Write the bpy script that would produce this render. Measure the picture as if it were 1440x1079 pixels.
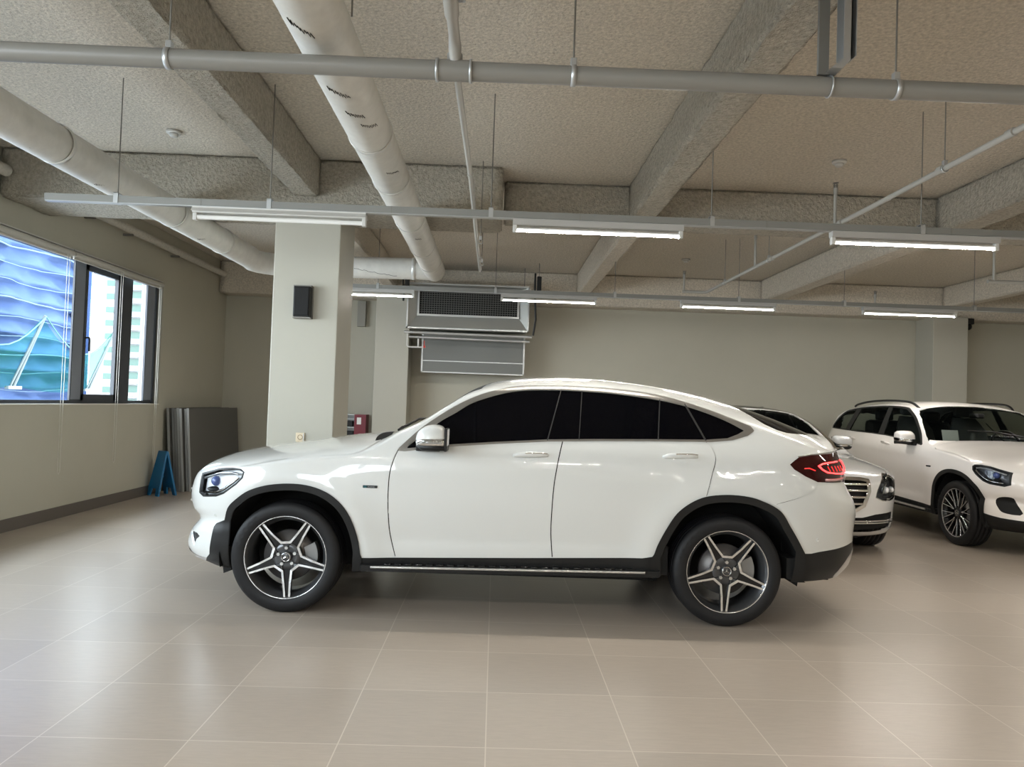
import bpy, bmesh, math, random
import numpy as np
from mathutils import Vector, Matrix
from mathutils.geometry import delaunay_2d_cdt

for o in list(bpy.data.objects):
    bpy.data.objects.remove(o, do_unlink=True)
S = bpy.context.scene
COL = S.collection
rnd = random.Random(7)
pi = math.pi

# ------------------------------------------------------------------ camera
YAW, PITCH, ROLL, EYE = 0.020537, 0.02637, 0.034122, 1.404
cam_data = bpy.data.cameras.new('camera')
cam = bpy.data.objects.new('camera', cam_data)
COL.objects.link(cam)
cam_data.sensor_width = 36.0
cam_data.lens = 36.0 * 1081.0 / 1440.0
cam_data.clip_start = 0.05
cam_data.clip_end = 1000
_f = Vector((math.sin(YAW) * math.cos(PITCH), math.cos(YAW) * math.cos(PITCH), math.sin(PITCH)))
_r = Vector((math.cos(YAW), -math.sin(YAW), 0))
_u = _r.cross(_f)
_r2 = math.cos(ROLL) * _r + math.sin(ROLL) * _u
_u2 = -math.sin(ROLL) * _r + math.cos(ROLL) * _u
cam.matrix_world = Matrix((( _r2.x, _u2.x, -_f.x, 0), (_r2.y, _u2.y, -_f.y, 0), (_r2.z, _u2.z, -_f.z, EYE), (0, 0, 0, 1)))
S.camera = cam

# ------------------------------------------------------------------ world, colour management
S.view_settings.view_transform = 'Standard'
S.view_settings.look = 'None'
S.view_settings.gamma = 1.0
S.view_settings.use_curve_mapping = False
S.view_settings.exposure = 0.80
S.cycles.use_denoising = True
S.cycles.max_bounces = 8
S.cycles.diffuse_bounces = 5
S.cycles.glossy_bounces = 4
S.cycles.transparent_max_bounces = 12
S.cycles.sample_clamp_indirect = 6.0
S.cycles.caustics_reflective = False
S.cycles.caustics_refractive = False

SKY = 9.0
TUBE = 235.0
world = bpy.data.worlds.new('overcast_sky')
S.world = world
world.use_nodes = True
wn = world.node_tree
wn.nodes.clear()
w_out = wn.nodes.new('ShaderNodeOutputWorld')
w_bg = wn.nodes.new('ShaderNodeBackground')
w_geo = wn.nodes.new('ShaderNodeTexCoord')
w_sep = wn.nodes.new('ShaderNodeSeparateXYZ')
w_ramp = wn.nodes.new('ShaderNodeValToRGB')
wn.links.new(w_geo.outputs['Generated'], w_sep.inputs[0])
wn.links.new(w_sep.outputs['Z'], w_ramp.inputs[0])
w_ramp.color_ramp.elements[0].position = 0.0
w_ramp.color_ramp.elements[0].color = (0.86, 0.93, 1.0, 1)
w_ramp.color_ramp.elements[1].position = 1.0
w_ramp.color_ramp.elements[1].color = (0.72, 0.85, 1.0, 1)
wn.links.new(w_ramp.outputs[0], w_bg.inputs[0])
w_bg.inputs[1].default_value = SKY
wn.links.new(w_bg.outputs[0], w_out.inputs[0])


def portal(name, loc, rot, sx, sy):
    l = bpy.data.lights.new(name, 'AREA')
    l.shape = 'RECTANGLE'
    l.size = sx
    l.size_y = sy
    l.cycles.is_portal = True
    o = bpy.data.objects.new(name, l)
    COL.objects.link(o)
    o.location = loc
    o.rotation_euler = rot
    return o


# room: left wall x=XL, back wall y=YB, ceiling z=ZC
XL, XR, YB, YF, ZC = -4.69, 10.2, 13.3, -4.2, 3.64
# daylight enters by the left windows and by one behind the camera
portal('window_portal', (XL - 0.30, 7.1, 2.06), (0, -pi / 2, 0), 1.7, 7.4)
portal('side_window_portal', (XL - 0.30, 0.3, 2.06), (0, -pi / 2, 0), 1.7, 4.8)
portal('rear_window_portal', (-3.0, YF - 0.30, 2.0), (pi / 2, 0, 0), 1.6, 1.6)

# ------------------------------------------------------------------ helpers
MATS = {}


def mat(name, col=(0.5, 0.5, 0.5), rough=0.5, metal=0.0, coat=0.0, emit=None, es=0.0, spec=0.5, trans=None, noise=None, bump=None):
    """procedural principled material; noise=(scale, amount) colour variation, bump=(scale, strength, distance)"""
    if name in MATS:
        return MATS[name]
    m = bpy.data.materials.new(name)
    MATS[name] = m
    m.use_nodes = True
    nt = m.node_tree
    b = nt.nodes['Principled BSDF']
    b.inputs['Base Color'].default_value = (*col, 1)
    b.inputs['Roughness'].default_value = rough
    b.inputs['Metallic'].default_value = metal
    b.inputs['Coat Weight'].default_value = coat
    b.inputs['Coat Roughness'].default_value = 0.03
    b.inputs['Specular IOR Level'].default_value = spec
    if emit is not None:
        b.inputs['Emission Color'].default_value = (*emit, 1)
        b.inputs['Emission Strength'].default_value = es
    if noise or bump:
        tc = nt.nodes.new('ShaderNodeTexCoord')
    if noise:
        n = nt.nodes.new('ShaderNodeTexNoise')
        n.inputs['Scale'].default_value = noise[0]
        n.inputs['Detail'].default_value = 6
        n.inputs['Roughness'].default_value = 0.65
        r = nt.nodes.new('ShaderNodeValToRGB')
        a = noise[1]
        r.color_ramp.elements[0].position = 0.3
        r.color_ramp.elements[1].position = 0.7
        r.color_ramp.elements[0].color = (*[c * (1 - a) for c in col], 1)
        r.color_ramp.elements[1].color = (*[min(1, c * (1 + a)) for c in col], 1)
        nt.links.new(tc.outputs['Object'], n.inputs['Vector'])
        nt.links.new(n.outputs['Fac'], r.inputs[0])
        nt.links.new(r.outputs[0], b.inputs['Base Color'])
    if bump:
        n2 = nt.nodes.new('ShaderNodeTexNoise')
        n2.inputs['Scale'].default_value = bump[0]
        n2.inputs['Detail'].default_value = 5
        n2.inputs['Roughness'].default_value = 0.6
        bp = nt.nodes.new('ShaderNodeBump')
        bp.inputs['Strength'].default_value = bump[1]
        bp.inputs['Distance'].default_value = bump[2]
        nt.links.new(tc.outputs['Object'], n2.inputs['Vector'])
        nt.links.new(n2.outputs['Fac'], bp.inputs['Height'])
        nt.links.new(bp.outputs[0], b.inputs['Normal'])
    if trans is not None:
        out = nt.nodes['Material Output']
        tr = nt.nodes.new('ShaderNodeBsdfTransparent')
        tr.inputs[0].default_value = (*trans[1], 1)
        mx = nt.nodes.new('ShaderNodeMixShader')
        lw = nt.nodes.new('ShaderNodeLayerWeight')
        lw.inputs['Blend'].default_value = trans[0]
        nt.links.new(lw.outputs['Fresnel'], mx.inputs[0])
        nt.links.new(tr.outputs[0], mx.inputs[1])
        nt.links.new(b.outputs[0], mx.inputs[2])
        nt.links.new(mx.outputs[0], out.inputs[0])
    return m


def link(name, me, m, parent=None):
    o = bpy.data.objects.new(name, me)
    COL.objects.link(o)
    if m is not None:
        for x in (m if isinstance(m, (list, tuple)) else [m]):
            me.materials.append(x)
    if parent is not None:
        o.parent = parent
    return o


def tag(o, label, cat, group=None, kind=None):
    o['label'] = label
    o['category'] = cat
    if group:
        o['group'] = group
    if kind:
        o['kind'] = kind
    return o


def thing(name, label, cat, loc=(0, 0, 0), rz=0.0, group=None):
    o = bpy.data.objects.new(name, None)
    o.empty_display_size = 0.1
    COL.objects.link(o)
    o.location = loc
    o.rotation_euler = (0, 0, rz)
    return tag(o, label, cat, group)


class MB:
    """collects shapes and links them as one mesh object"""

    def __init__(s):
        s.v, s.f, s.mi = [], [], []
        s.cur = 0
        s.sm = []

    def add(s, vs, fs, smooth=False):
        n = len(s.v)
        s.v += [tuple(v) for v in vs]
        for f in fs:
            s.f.append([i + n for i in f])
            s.mi.append(s.cur)
            s.sm.append(smooth)
        return s

    def box(s, a, b, bev=0.0):
        (x0, y0, z0), (x1, y1, z1) = a, b
        x0, x1 = min(x0, x1), max(x0, x1)
        y0, y1 = min(y0, y1), max(y0, y1)
        z0, z1 = min(z0, z1), max(z0, z1)
        if bev <= 0:
            vs = [(x0, y0, z0), (x1, y0, z0), (x1, y1, z0), (x0, y1, z0), (x0, y0, z1), (x1, y0, z1), (x1, y1, z1), (x0, y1, z1)]
            fs = [(0, 3, 2, 1), (4, 5, 6, 7), (0, 1, 5, 4), (1, 2, 6, 5), (2, 3, 7, 6), (3, 0, 4, 7)]
            return s.add(vs, fs)
        bm = bmesh.new()
        bmesh.ops.create_cube(bm, size=1.0)
        for v in bm.verts:
            v.co = ((x0 + x1) / 2 + v.co.x * (x1 - x0), (y0 + y1) / 2 + v.co.y * (y1 - y0), (z0 + z1) / 2 + v.co.z * (z1 - z0))
        bmesh.ops.bevel(bm, geom=bm.edges[:], offset=bev, segments=2, affect='EDGES', profile=0.5)
        return s.bm(bm)

    def bm(s, bm, smooth=False):
        bm.verts.index_update()
        s.add([v.co[:] for v in bm.verts], [[v.index for v in f.verts] for f in bm.faces], smooth)
        bm.free()
        return s

    def tube(s, pts, r, seg=12, cap=True, closed=False):
        pts = [Vector(p) for p in pts]
        n = len(pts)
        rs = r if isinstance(r, (list, tuple)) else [r] * n
        rings = []
        up = None
        for i, p in enumerate(pts):
            if closed:
                d = (pts[(i + 1) % n] - pts[i - 1]).normalized()
            elif i == 0:
                d = (pts[1] - pts[0]).normalized()
            elif i == n - 1:
                d = (pts[-1] - pts[-2]).normalized()
            else:
                d = ((pts[i + 1] - p).normalized() + (p - pts[i - 1]).normalized()).normalized()
            if up is None:
                up = Vector((0, 0, 1)) if abs(d.z) < 0.9 else Vector((1, 0, 0))
            a = d.cross(up)
            a.normalize()
            b = a.cross(d)
            up = b
            k = 1.0
            if not closed and 0 < i < n - 1:
                c = (pts[i + 1] - p).normalized().dot((p - pts[i - 1]).normalized())
                k = 1.0 / max(0.5, math.sqrt(max(0.0, (1 + c) / 2)))
            rings.append([p + (a * math.cos(2 * pi * j / seg) * k + b * math.sin(2 * pi * j / seg)) * rs[i] for j in range(seg)])
        vs = [v for ring in rings for v in ring]
        fs = []
        for i in range(n if closed else n - 1):
            i2 = (i + 1) % n
            for j in range(seg):
                j2 = (j + 1) % seg
                fs.append((i * seg + j, i * seg + j2, i2 * seg + j2, i2 * seg + j))
        s.add(vs, fs, True)
        if cap and not closed:
            s.add(rings[0], [list(range(seg))[::-1]])
            s.add(rings[-1], [list(range(seg))])
        return s

    def lathe(s, prof, seg=48, axis='y', center=(0, 0, 0), close=False, smooth=True):
        """profile (r, h) revolved about an axis"""
        vs, fs = [], []
        n = len(prof)
        for i in range(seg):
            a = 2 * pi * i / seg
            for (r, h) in prof:
                c, d = r * math.cos(a), r * math.sin(a)
                v = {'y': (c, h, d), 'z': (c, d, h), 'x': (h, c, d)}[axis]
                vs.append((v[0] + center[0], v[1] + center[1], v[2] + center[2]))
        for i in range(seg):
            i2 = (i + 1) % seg
            for j in range(n if close else n - 1):
                j2 = (j + 1) % n
                fs.append((i * n + j, i * n + j2, i2 * n + j2, i2 * n + j))
        return s.add(vs, fs, smooth)

    def prism(s, poly, axis, a, b):
        """polygon (u, v) extruded along an axis: 'y' -> (u, h, v), 'x' -> (h, u, v), 'z' -> (u, v, h)"""
        def P(u, v, h):
            return {'y': (u, h, v), 'x': (h, u, v), 'z': (u, v, h)}[axis]
        n = len(poly)
        vs = [P(u, v, a) for u, v in poly] + [P(u, v, b) for u, v in poly]
        fs = [list(range(n)), list(range(2 * n - 1, n - 1, -1))] + [(i, i + n, (i + 1) % n + n, (i + 1) % n) for i in range(n)]
        return s.add(vs, fs)

    def ball(s, c, r, seg=16):
        rx, ry, rz = r if isinstance(r, (list, tuple)) else (r, r, r)
        bm = bmesh.new()
        bmesh.ops.create_uvsphere(bm, u_segments=seg, v_segments=seg // 2 + 2, radius=1.0)
        for v in bm.verts:
            v.co = (c[0] + v.co.x * rx, c[1] + v.co.y * ry, c[2] + v.co.z * rz)
        return s.bm(bm, True)

    def build(s, name, m, parent=None, fix=True):
        me = bpy.data.meshes.new(name)
        me.from_pydata(s.v, [], s.f)
        me.polygons.foreach_set('material_index', s.mi)
        me.polygons.foreach_set('use_smooth', s.sm)
        me.update()
        if fix:
            bm = bmesh.new()
            bm.from_mesh(me)
            bmesh.ops.recalc_face_normals(bm, faces=bm.faces[:])
            bm.to_mesh(me)
            bm.free()
        return link(name, me, m, parent)


def loose(mb, name, m, parent=None):
    """every separate piece of the collected shapes becomes an object of its own"""
    root_ = list(range(len(mb.v)))

    def find(i):
        while root_[i] != i:
            root_[i] = root_[root_[i]]
            i = root_[i]
        return i
    key = {}
    for i, v in enumerate(mb.v):
        k = (round(v[0], 6), round(v[1], 6), round(v[2], 6))
        if k in key:
            root_[find(i)] = find(key[k])
        else:
            key[k] = i
    for f in mb.f:
        for i in f[1:]:
            root_[find(i)] = find(f[0])
    groups = {}
    for fi, f in enumerate(mb.f):
        groups.setdefault(find(f[0]), []).append(fi)
    out = []
    for fs in groups.values():
        p = MB()
        ids = {}
        for fi in fs:
            face = []
            for i in mb.f[fi]:
                if i not in ids:
                    ids[i] = len(p.v)
                    p.v.append(mb.v[i])
                face.append(ids[i])
            p.f.append(face)
            p.mi.append(mb.mi[fi])
            p.sm.append(mb.sm[fi])
        out.append(p.build(name, m, parent))
    return out


def struct(o):
    o['kind'] = 'structure'
    return o


# ------------------------------------------------------------------ materials
m_wall = mat('cream_paint', (0.44, 0.42, 0.345), 0.55, noise=(1.3, 0.025), bump=(180, 0.06, 0.002))
m_white_wall = mat('column_white_paint', (0.425, 0.408, 0.345), 0.5, noise=(1.7, 0.02), bump=(160, 0.05, 0.002))
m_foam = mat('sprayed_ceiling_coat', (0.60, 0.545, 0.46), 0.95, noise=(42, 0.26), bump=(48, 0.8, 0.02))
m_foam_rough = mat('shade_toned_beam_coat', (0.44, 0.405, 0.335), 0.95, noise=(30, 0.26), bump=(34, 1.0, 0.04))  # same coat as the ceiling, darkened to paint in shade on beam sides
m_base = mat('dark_skirting', (0.11, 0.095, 0.08), 0.45)
m_duct = mat('pale_duct_sheet', (0.64, 0.63, 0.59), 0.5, 0.0, noise=(9, 0.08))
m_pipe = mat('grey_painted_pipe', (0.225, 0.217, 0.198), 0.40)
m_pipe_light = mat('pale_painted_pipe', (0.36, 0.35, 0.32), 0.42)
m_zinc = mat('galvanised_steel', (0.50, 0.51, 0.51), 0.38, 0.75)
m_rod = mat('threaded_rod_steel', (0.22, 0.21, 0.19), 0.5, 0.5)
m_track = mat('grey_track_metal', (0.24, 0.24, 0.225), 0.42, 0.3)
m_fix = mat('fixture_enamel', (0.56, 0.55, 0.52), 0.45)
m_tube = mat('lit_tube_core', (1, 1, 1), 0.4, emit=(1.0, 0.96, 0.88), es=TUBE)
m_tube_side = mat('lit_tube_side', (1, 1, 1), 0.4, emit=(1.0, 0.97, 0.91), es=3.2)
m_fix_lit = mat('dimmed_housing_enamel', (0.36, 0.35, 0.33), 0.5)  # darker copy of the fixture enamel, dimming painted in above lit tubes
m_tube_off = mat('unlit_tube', (0.78, 0.77, 0.74), 0.25)
m_black = mat('matt_black', (0.008, 0.008, 0.008), 0.55, spec=0.25)
m_black_plastic = mat('black_plastic', (0.014, 0.014, 0.014), 0.45, spec=0.3)
m_alu_dark = mat('anthracite_window_frame', (0.045, 0.05, 0.06), 0.4, 0.2)
m_alu_grey = mat('grey_window_frame', (0.23, 0.25, 0.29), 0.4, 0.3)
m_pane = mat('window_glass', (0.02, 0.02, 0.02), 0.02, spec=0.12, trans=(0.06, (0.97, 0.985, 0.98)))
m_red = mat('crimson_enamel', (0.17, 0.008, 0.02), 0.35)
m_paper = mat('white_card', (0.8, 0.8, 0.78), 0.6)
m_blue = mat('blue_plastic', (0.005, 0.13, 0.30), 0.35)
m_panel = mat('grey_sheet', (0.095, 0.093, 0.085), 0.45, spec=0.3)
m_panel_edge = mat('pale_sheet_edge', (0.36, 0.36, 0.35), 0.4)
m_cream_plastic = mat('cream_plastic', (0.66, 0.56, 0.40), 0.4)


def floor_material():
    m = bpy.data.materials.new('porcelain_floor_tiles')
    m.use_nodes = True
    nt = m.node_tree
    N = nt.nodes
    L = nt.links
    b = N['Principled BSDF']
    tc = N.new('ShaderNodeTexCoord')
    mp = N.new('ShaderNodeMapping')
    mp.inputs['Location'].default_value = (-0.0076, -4.97 + 6.0, 0)
    L.new(tc.outputs['Object'], mp.inputs['Vector'])
    sc = N.new('ShaderNodeVectorMath')
    sc.operation = 'SCALE'
    sc.inputs['Scale'].default_value = 1 / 0.6
    L.new(mp.outputs[0], sc.inputs[0])
    fr = N.new('ShaderNodeVectorMath')
    fr.operation = 'FRACTION'
    L.new(sc.outputs[0], fr.inputs[0])
    fl = N.new('ShaderNodeVectorMath')
    fl.operation = 'FLOOR'
    L.new(sc.outputs[0], fl.inputs[0])
    sp = N.new('ShaderNodeSeparateXYZ')
    L.new(fr.outputs[0], sp.inputs[0])

    def edge(sock):
        a = N.new('ShaderNodeMath')
        a.operation = 'SUBTRACT'
        a.inputs[1].default_value = 0.5
        L.new(sock, a.inputs[0])
        c = N.new('ShaderNodeMath')
        c.operation = 'ABSOLUTE'
        L.new(a.outputs[0], c.inputs[0])
        return c.outputs[0]
    mxm = N.new('ShaderNodeMath')
    mxm.operation = 'MAXIMUM'
    L.new(edge(sp.outputs['X']), mxm.inputs[0])
    L.new(edge(sp.outputs['Y']), mxm.inputs[1])
    gt = N.new('ShaderNodeMath')
    gt.operation = 'GREATER_THAN'
    gt.inputs[1].default_value = 0.5 - 0.0042
    L.new(mxm.outputs[0], gt.inputs[0])
    wn_ = N.new('ShaderNodeTexWhiteNoise')
    wn_.noise_dimensions = '3D'
    L.new(fl.outputs[0], wn_.inputs['Vector'])
    st = N.new('ShaderNodeMapping')
    st.inputs['Scale'].default_value = (5, 30, 1)
    L.new(tc.outputs['Object'], st.inputs['Vector'])
    ad = N.new('ShaderNodeVectorMath')
    ad.operation = 'ADD'
    L.new(st.outputs[0], ad.inputs[0])
    sc2 = N.new('ShaderNodeVectorMath')
    sc2.operation = 'SCALE'
    sc2.inputs['Scale'].default_value = 7.0
    L.new(wn_.outputs['Color'], sc2.inputs[0])
    L.new(sc2.outputs[0], ad.inputs[1])
    nz = N.new('ShaderNodeTexNoise')
    nz.inputs['Scale'].default_value = 2.2
    nz.inputs['Detail'].default_value = 3
    nz.inputs['Roughness'].default_value = 0.6
    L.new(ad.outputs[0], nz.inputs['Vector'])
    r = N.new('ShaderNodeValToRGB')
    r.color_ramp.elements[0].position = 0.28
    r.color_ramp.elements[1].position = 0.72
    r.color_ramp.elements[0].color = (0.355, 0.300, 0.246, 1)
    r.color_ramp.elements[1].color = (0.395, 0.335, 0.276, 1)
    L.new(nz.outputs['Fac'], r.inputs[0])
    hv = N.new('ShaderNodeHueSaturation')
    mr = N.new('ShaderNodeMapRange')
    mr.inputs['To Min'].default_value = 0.94
    mr.inputs['To Max'].default_value = 1.06
    L.new(wn_.outputs['Value'], mr.inputs[0])
    L.new(mr.outputs[0], hv.inputs['Value'])
    L.new(r.outputs[0], hv.inputs['Color'])
    mix = N.new('ShaderNodeMix')
    mix.data_type = 'RGBA'
    mix.inputs['B'].default_value = (0.54, 0.48, 0.41, 1)
    L.new(gt.outputs[0], mix.inputs['Factor'])
    L.new(hv.outputs[0], mix.inputs['A'])
    L.new(mix.outputs['Result'], b.inputs['Base Color'])
    rr = N.new('ShaderNodeMapRange')
    rr.inputs['To Min'].default_value = 0.27
    rr.inputs['To Max'].default_value = 0.30
    L.new(nz.outputs['Fac'], rr.inputs[0])
    L.new(rr.outputs[0], b.inputs['Roughness'])
    b.inputs['Specular IOR Level'].default_value = 0.75
    bp = N.new('ShaderNodeBump')
    bp.inputs['Strength'].default_value = 0.25
    bp.inputs['Distance'].default_value = 0.002
    bp.invert = True
    L.new(gt.outputs[0], bp.inputs['Height'])
    bp2 = N.new('ShaderNodeBump')
    bp2.inputs['Strength'].default_value = 0.012
    bp2.inputs['Distance'].default_value = 0.004
    L.new(nz.outputs['Fac'], bp2.inputs['Height'])
    L.new(bp.outputs[0], bp2.inputs['Normal'])
    L.new(bp.outputs[0], b.inputs['Normal'])
    return m


# ------------------------------------------------------------------ room shell
struct(MB().box((XL - 0.3, YF - 0.3, -0.12), (XR + 0.2, YB + 0.3, 0)).build('floor', floor_material()))
struct(MB().box((XL - 0.3, YF - 0.3, ZC), (XR + 0.2, YB + 0.3, ZC + 0.15)).build('ceiling', m_foam))
struct(MB().box((XL - 0.3, YB, 0), (XR + 0.2, YB + 0.25, ZC)).build('wall_back', m_wall))
struct(MB().box((XR, YF, 0), (XR + 0.2, YB, ZC)).build('wall_right', m_wall))
WZ0, WZ1 = 1.226, 2.90            # left windows
W1Y0, W1Y1 = 3.4, 10.80
W2Y0, W2Y1 = -2.1, 2.7
wl = MB()
for (y0, y1, z0, z1) in ((YF, YB, 0, WZ0), (YF, YB, WZ1, ZC), (YF, W2Y0, WZ0, WZ1), (W2Y1, W1Y0, WZ0, WZ1), (W1Y1, YB, WZ0, WZ1)):
    wl.box((XL - 0.25, y0, z0), (XL, y1, z1))
struct(wl.build('wall_left', m_wall))
FX0, FX1, FZ0, FZ1 = -3.8, -2.2, 1.2, 2.8      # window behind the camera
wf = MB()
for (x0, x1, z0, z1) in ((XL - 0.3, XR + 0.2, 0, FZ0), (XL - 0.3, XR + 0.2, FZ1, ZC), (XL - 0.3, FX0, FZ0, FZ1), (FX1, XR + 0.2, FZ0, FZ1)):
    wf.box((x0, YF - 0.25, z0), (x1, YF, z1))
struct(wf.build('wall_front', m_white_wall))
struct(MB().box((XL, YF, 0), (XL + 0.012, YB, 0.125)).build('baseboard_left', m_base))
struct(MB().box((XL + 0.012, YB - 0.012, 0), (XR, YB, 0.125)).build('baseboard_back', m_base))
fr = MB()
for i in range(3):
    x = FX0 + i * (FX1 - FX0) / 2
    fr.box((x - 0.03, YF - 0.15, FZ0), (x + 0.03, YF - 0.09, FZ1))
fr.box((FX0, YF - 0.15, FZ0), (FX1, YF - 0.09, FZ0 + 0.06)).box((FX0, YF - 0.15, FZ1 - 0.06), (FX1, YF - 0.09, FZ1))
w3 = struct(fr.build('window_3', m_alu_dark))
MB().box((FX0, YF - 0.125, FZ0), (FX1, YF - 0.117, FZ1)).build('pane', m_pane, w3)

# beams and girders in the sprayed coat
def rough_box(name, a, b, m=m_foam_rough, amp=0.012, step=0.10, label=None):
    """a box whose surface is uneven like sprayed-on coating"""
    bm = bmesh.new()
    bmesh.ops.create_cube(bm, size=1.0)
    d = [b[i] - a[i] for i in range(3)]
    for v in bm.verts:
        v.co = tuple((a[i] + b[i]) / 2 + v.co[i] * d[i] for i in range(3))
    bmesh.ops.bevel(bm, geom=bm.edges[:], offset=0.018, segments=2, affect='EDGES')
    big = max(range(3), key=lambda i: d[i])
    for ax in range(3):
        n = max(2, int(d[ax] / step))
        cuts = [k / n for k in range(1, n)] if ax == big else [k / n for k in range(1, n)] + [0.03 / d[ax], 1 - 0.03 / d[ax]]
        for k in cuts:
            co = Vector(a)
            co[ax] = a[ax] + d[ax] * k
            no = Vector((0, 0, 0))
            no[ax] = 1
            bmesh.ops.bisect_plane(bm, geom=bm.verts[:] + bm.edges[:] + bm.faces[:], plane_co=co, plane_no=no)
    r = random.Random(31 + int(a[0] * 10 + a[1] * 7))
    for v in bm.verts:
        v.co += Vector((r.uniform(-1, 1), r.uniform(-1, 1), r.uniform(-1, 1))) * amp * 0.5
    return struct(MB().bm(bm, True).build(name, m))


ZG = 3.175
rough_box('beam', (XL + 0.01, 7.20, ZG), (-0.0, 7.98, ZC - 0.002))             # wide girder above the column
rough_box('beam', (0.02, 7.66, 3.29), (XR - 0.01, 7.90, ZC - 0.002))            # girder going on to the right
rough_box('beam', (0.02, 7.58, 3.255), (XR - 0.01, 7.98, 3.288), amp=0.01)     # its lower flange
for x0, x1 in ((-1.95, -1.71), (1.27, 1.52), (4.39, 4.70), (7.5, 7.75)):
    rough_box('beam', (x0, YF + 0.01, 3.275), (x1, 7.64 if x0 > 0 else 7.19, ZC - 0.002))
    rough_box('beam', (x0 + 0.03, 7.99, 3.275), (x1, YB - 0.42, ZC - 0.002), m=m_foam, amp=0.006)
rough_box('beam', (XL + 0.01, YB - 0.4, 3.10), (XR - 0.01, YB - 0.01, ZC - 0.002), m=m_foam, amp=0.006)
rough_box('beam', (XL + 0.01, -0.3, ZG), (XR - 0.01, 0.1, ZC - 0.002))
# columns
struct(MB().box((-2.13, 7.25, 0), (-1.515, 7.95, ZG + 0.02), 0.008).build('column', m_white_wall))
struct(MB().box((-2.03, 12.75, 0), (-1.47, YB - 0.002, 3.12), 0.008).build('column', m_white_wall))
struct(MB().box((7.32, 12.75, 0), (7.91, YB - 0.002, 3.12), 0.008).build('column', m_white_wall))


# ------------------------------------------------------------------ left window
def window_left():
    x0, x1 = XL - 0.135, XL - 0.085          # frame depth inside the reveal
    f = MB()
    f.box((x0, W1Y0, WZ0), (x1, W1Y1, WZ0 + 0.05)).box((x0, W1Y0, WZ1 - 0.05), (x1, W1Y1, WZ1))
    f.box((x0, W1Y0, WZ0), (x1, W1Y0 + 0.05, WZ1)).box((x0, W1Y1 - 0.06, WZ0), (x1 + 0.02, W1Y1, WZ1))
    f.box((x0, 9.78, WZ0), (x1 + 0.03, 10.03, WZ1))
    w = struct(f.build('window_1', m_alu_dark))
    g = MB()
    for ya, yb in ((8.70, 8.93), (10.50, 10.73), (5.60, 5.85)):
        g.box((x1 - 0.012, ya, WZ0 + 0.05), (x1 + 0.01, yb, WZ1)).box((x0, ya + 0.07, WZ0 + 0.05), (x1 - 0.012, yb - 0.03, WZ1))
    g.build('mullion', m_alu_dark, w)
    for ya, yb in ((8.715, 8.915), (10.515, 10.715), (5.615, 5.835)):
        MB().box((x1 + 0.0101, ya, WZ0 + 0.06), (x1 + 0.014, yb, WZ1 - 0.01)).build('cover_plate', m_alu_grey, w)
    s = MB()
    for a, b in ((8.93, 9.78),):
        s.box((x0 + 0.02, a, WZ0 + 0.05), (x1 + 0.015, a + 0.05, WZ1 - 0.04)).box((x0 + 0.02, b - 0.10, WZ0 + 0.05), (x1 + 0.015, b, WZ1 - 0.04))
        s.box((x0 + 0.02, a, WZ0 + 0.05), (x1 + 0.015, b, WZ0 + 0.12)).box((x0 + 0.02, a, WZ1 - 0.12), (x1 + 0.015, b, WZ1 - 0.04))
    sash = s.build('sash', m_alu_dark, w)
    MB().tube([(x1 + 0.015, 8.965, 2.00), (x1 + 0.06, 8.965, 2.00), (x1 + 0.065, 8.965, 1.97), (x1 + 0.065, 8.965, 1.84)], 0.012, 8).build('handle', m_alu_dark, sash)
    for a, b in ((W1Y0 + 0.05, 5.6), (5.85, 8.70), (8.98, 9.68), (10.03, 10.50)):
        MB().box((x0 + 0.022, a, WZ0 + 0.05), (x0 + 0.028, b, WZ1 - 0.05)).build('pane', m_pane, w)
    struct(MB().box((XL - 0.079, W1Y0, WZ0), (XL + 0.012, W1Y1 + 0.0, WZ0 + 0.012)).build('trim_1', mat('sill_white', (0.7, 0.68, 0.62), 0.4)))
    # second window of the same wall, beside the camera
    f = MB()
    for y in (W2Y0, 0.3, W2Y1 - 0.06):
        f.box((x0, y, WZ0), (x1, y + 0.06, WZ1))
    f.box((x0, W2Y0, WZ0), (x1, W2Y1, WZ0 + 0.05)).box((x0, W2Y0, WZ1 - 0.05), (x1, W2Y1, WZ1))
    w2 = struct(f.build('window_2', m_alu_dark))
    MB().box((x0 + 0.022, W2Y0, WZ0), (x0 + 0.028, W2Y1, WZ1)).build('pane', m_pane, w2)


window_left()
m_blind = mat('roller_blind_cloth', (0.50, 0.48, 0.43), 0.6)
m_cord = mat('blind_cord', (0.55, 0.53, 0.48), 0.6)


def blind(y0, y1, cords, label):
    t = thing('roller_blind', label, 'blind', (XL + 0.045, y0, WZ1 - 0.03), group='roller blinds above the window')
    L = y1 - y0
    MB().lathe([(0, 0), (0.032, 0), (0.034, 0.01), (0.034, L - 0.01), (0.032, L), (0, L)], 18, 'y').build('roller_tube', m_blind, t)
    MB().box((-0.028, 0, 0.04), (0.012, L, 0.052)).box((-0.036, 0, -0.02), (-0.028, L, 0.052)).build('mounting_rail', m_fix, t)
    MB().box((-0.012, 0.01, -0.056), (0.006, L - 0.01, -0.034), 0.004).build('hem_bar', m_blind, t)
    for c, zb in cords:
        y = c - y0
        zz = zb - (WZ1 - 0.03)
        MB().tube([(0.03, y - 0.025, 0.0), (0.03, y - 0.025, zz + 0.03), (0.03, y, zz), (0.03, y + 0.025, zz + 0.03), (0.03, y + 0.025, 0.0)], 0.0028, 6).build('pull_cord', m_cord, t)


blind(3.45, 8.41, [(8.29, 0.49)], 'rolled up beige blind over the wide window pane, nearest the camera')
blind(8.43, 10.66, [(9.47, 0.52), (10.55, 0.47)], 'rolled up beige blind over the two narrow panes, with two pull cords')


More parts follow.
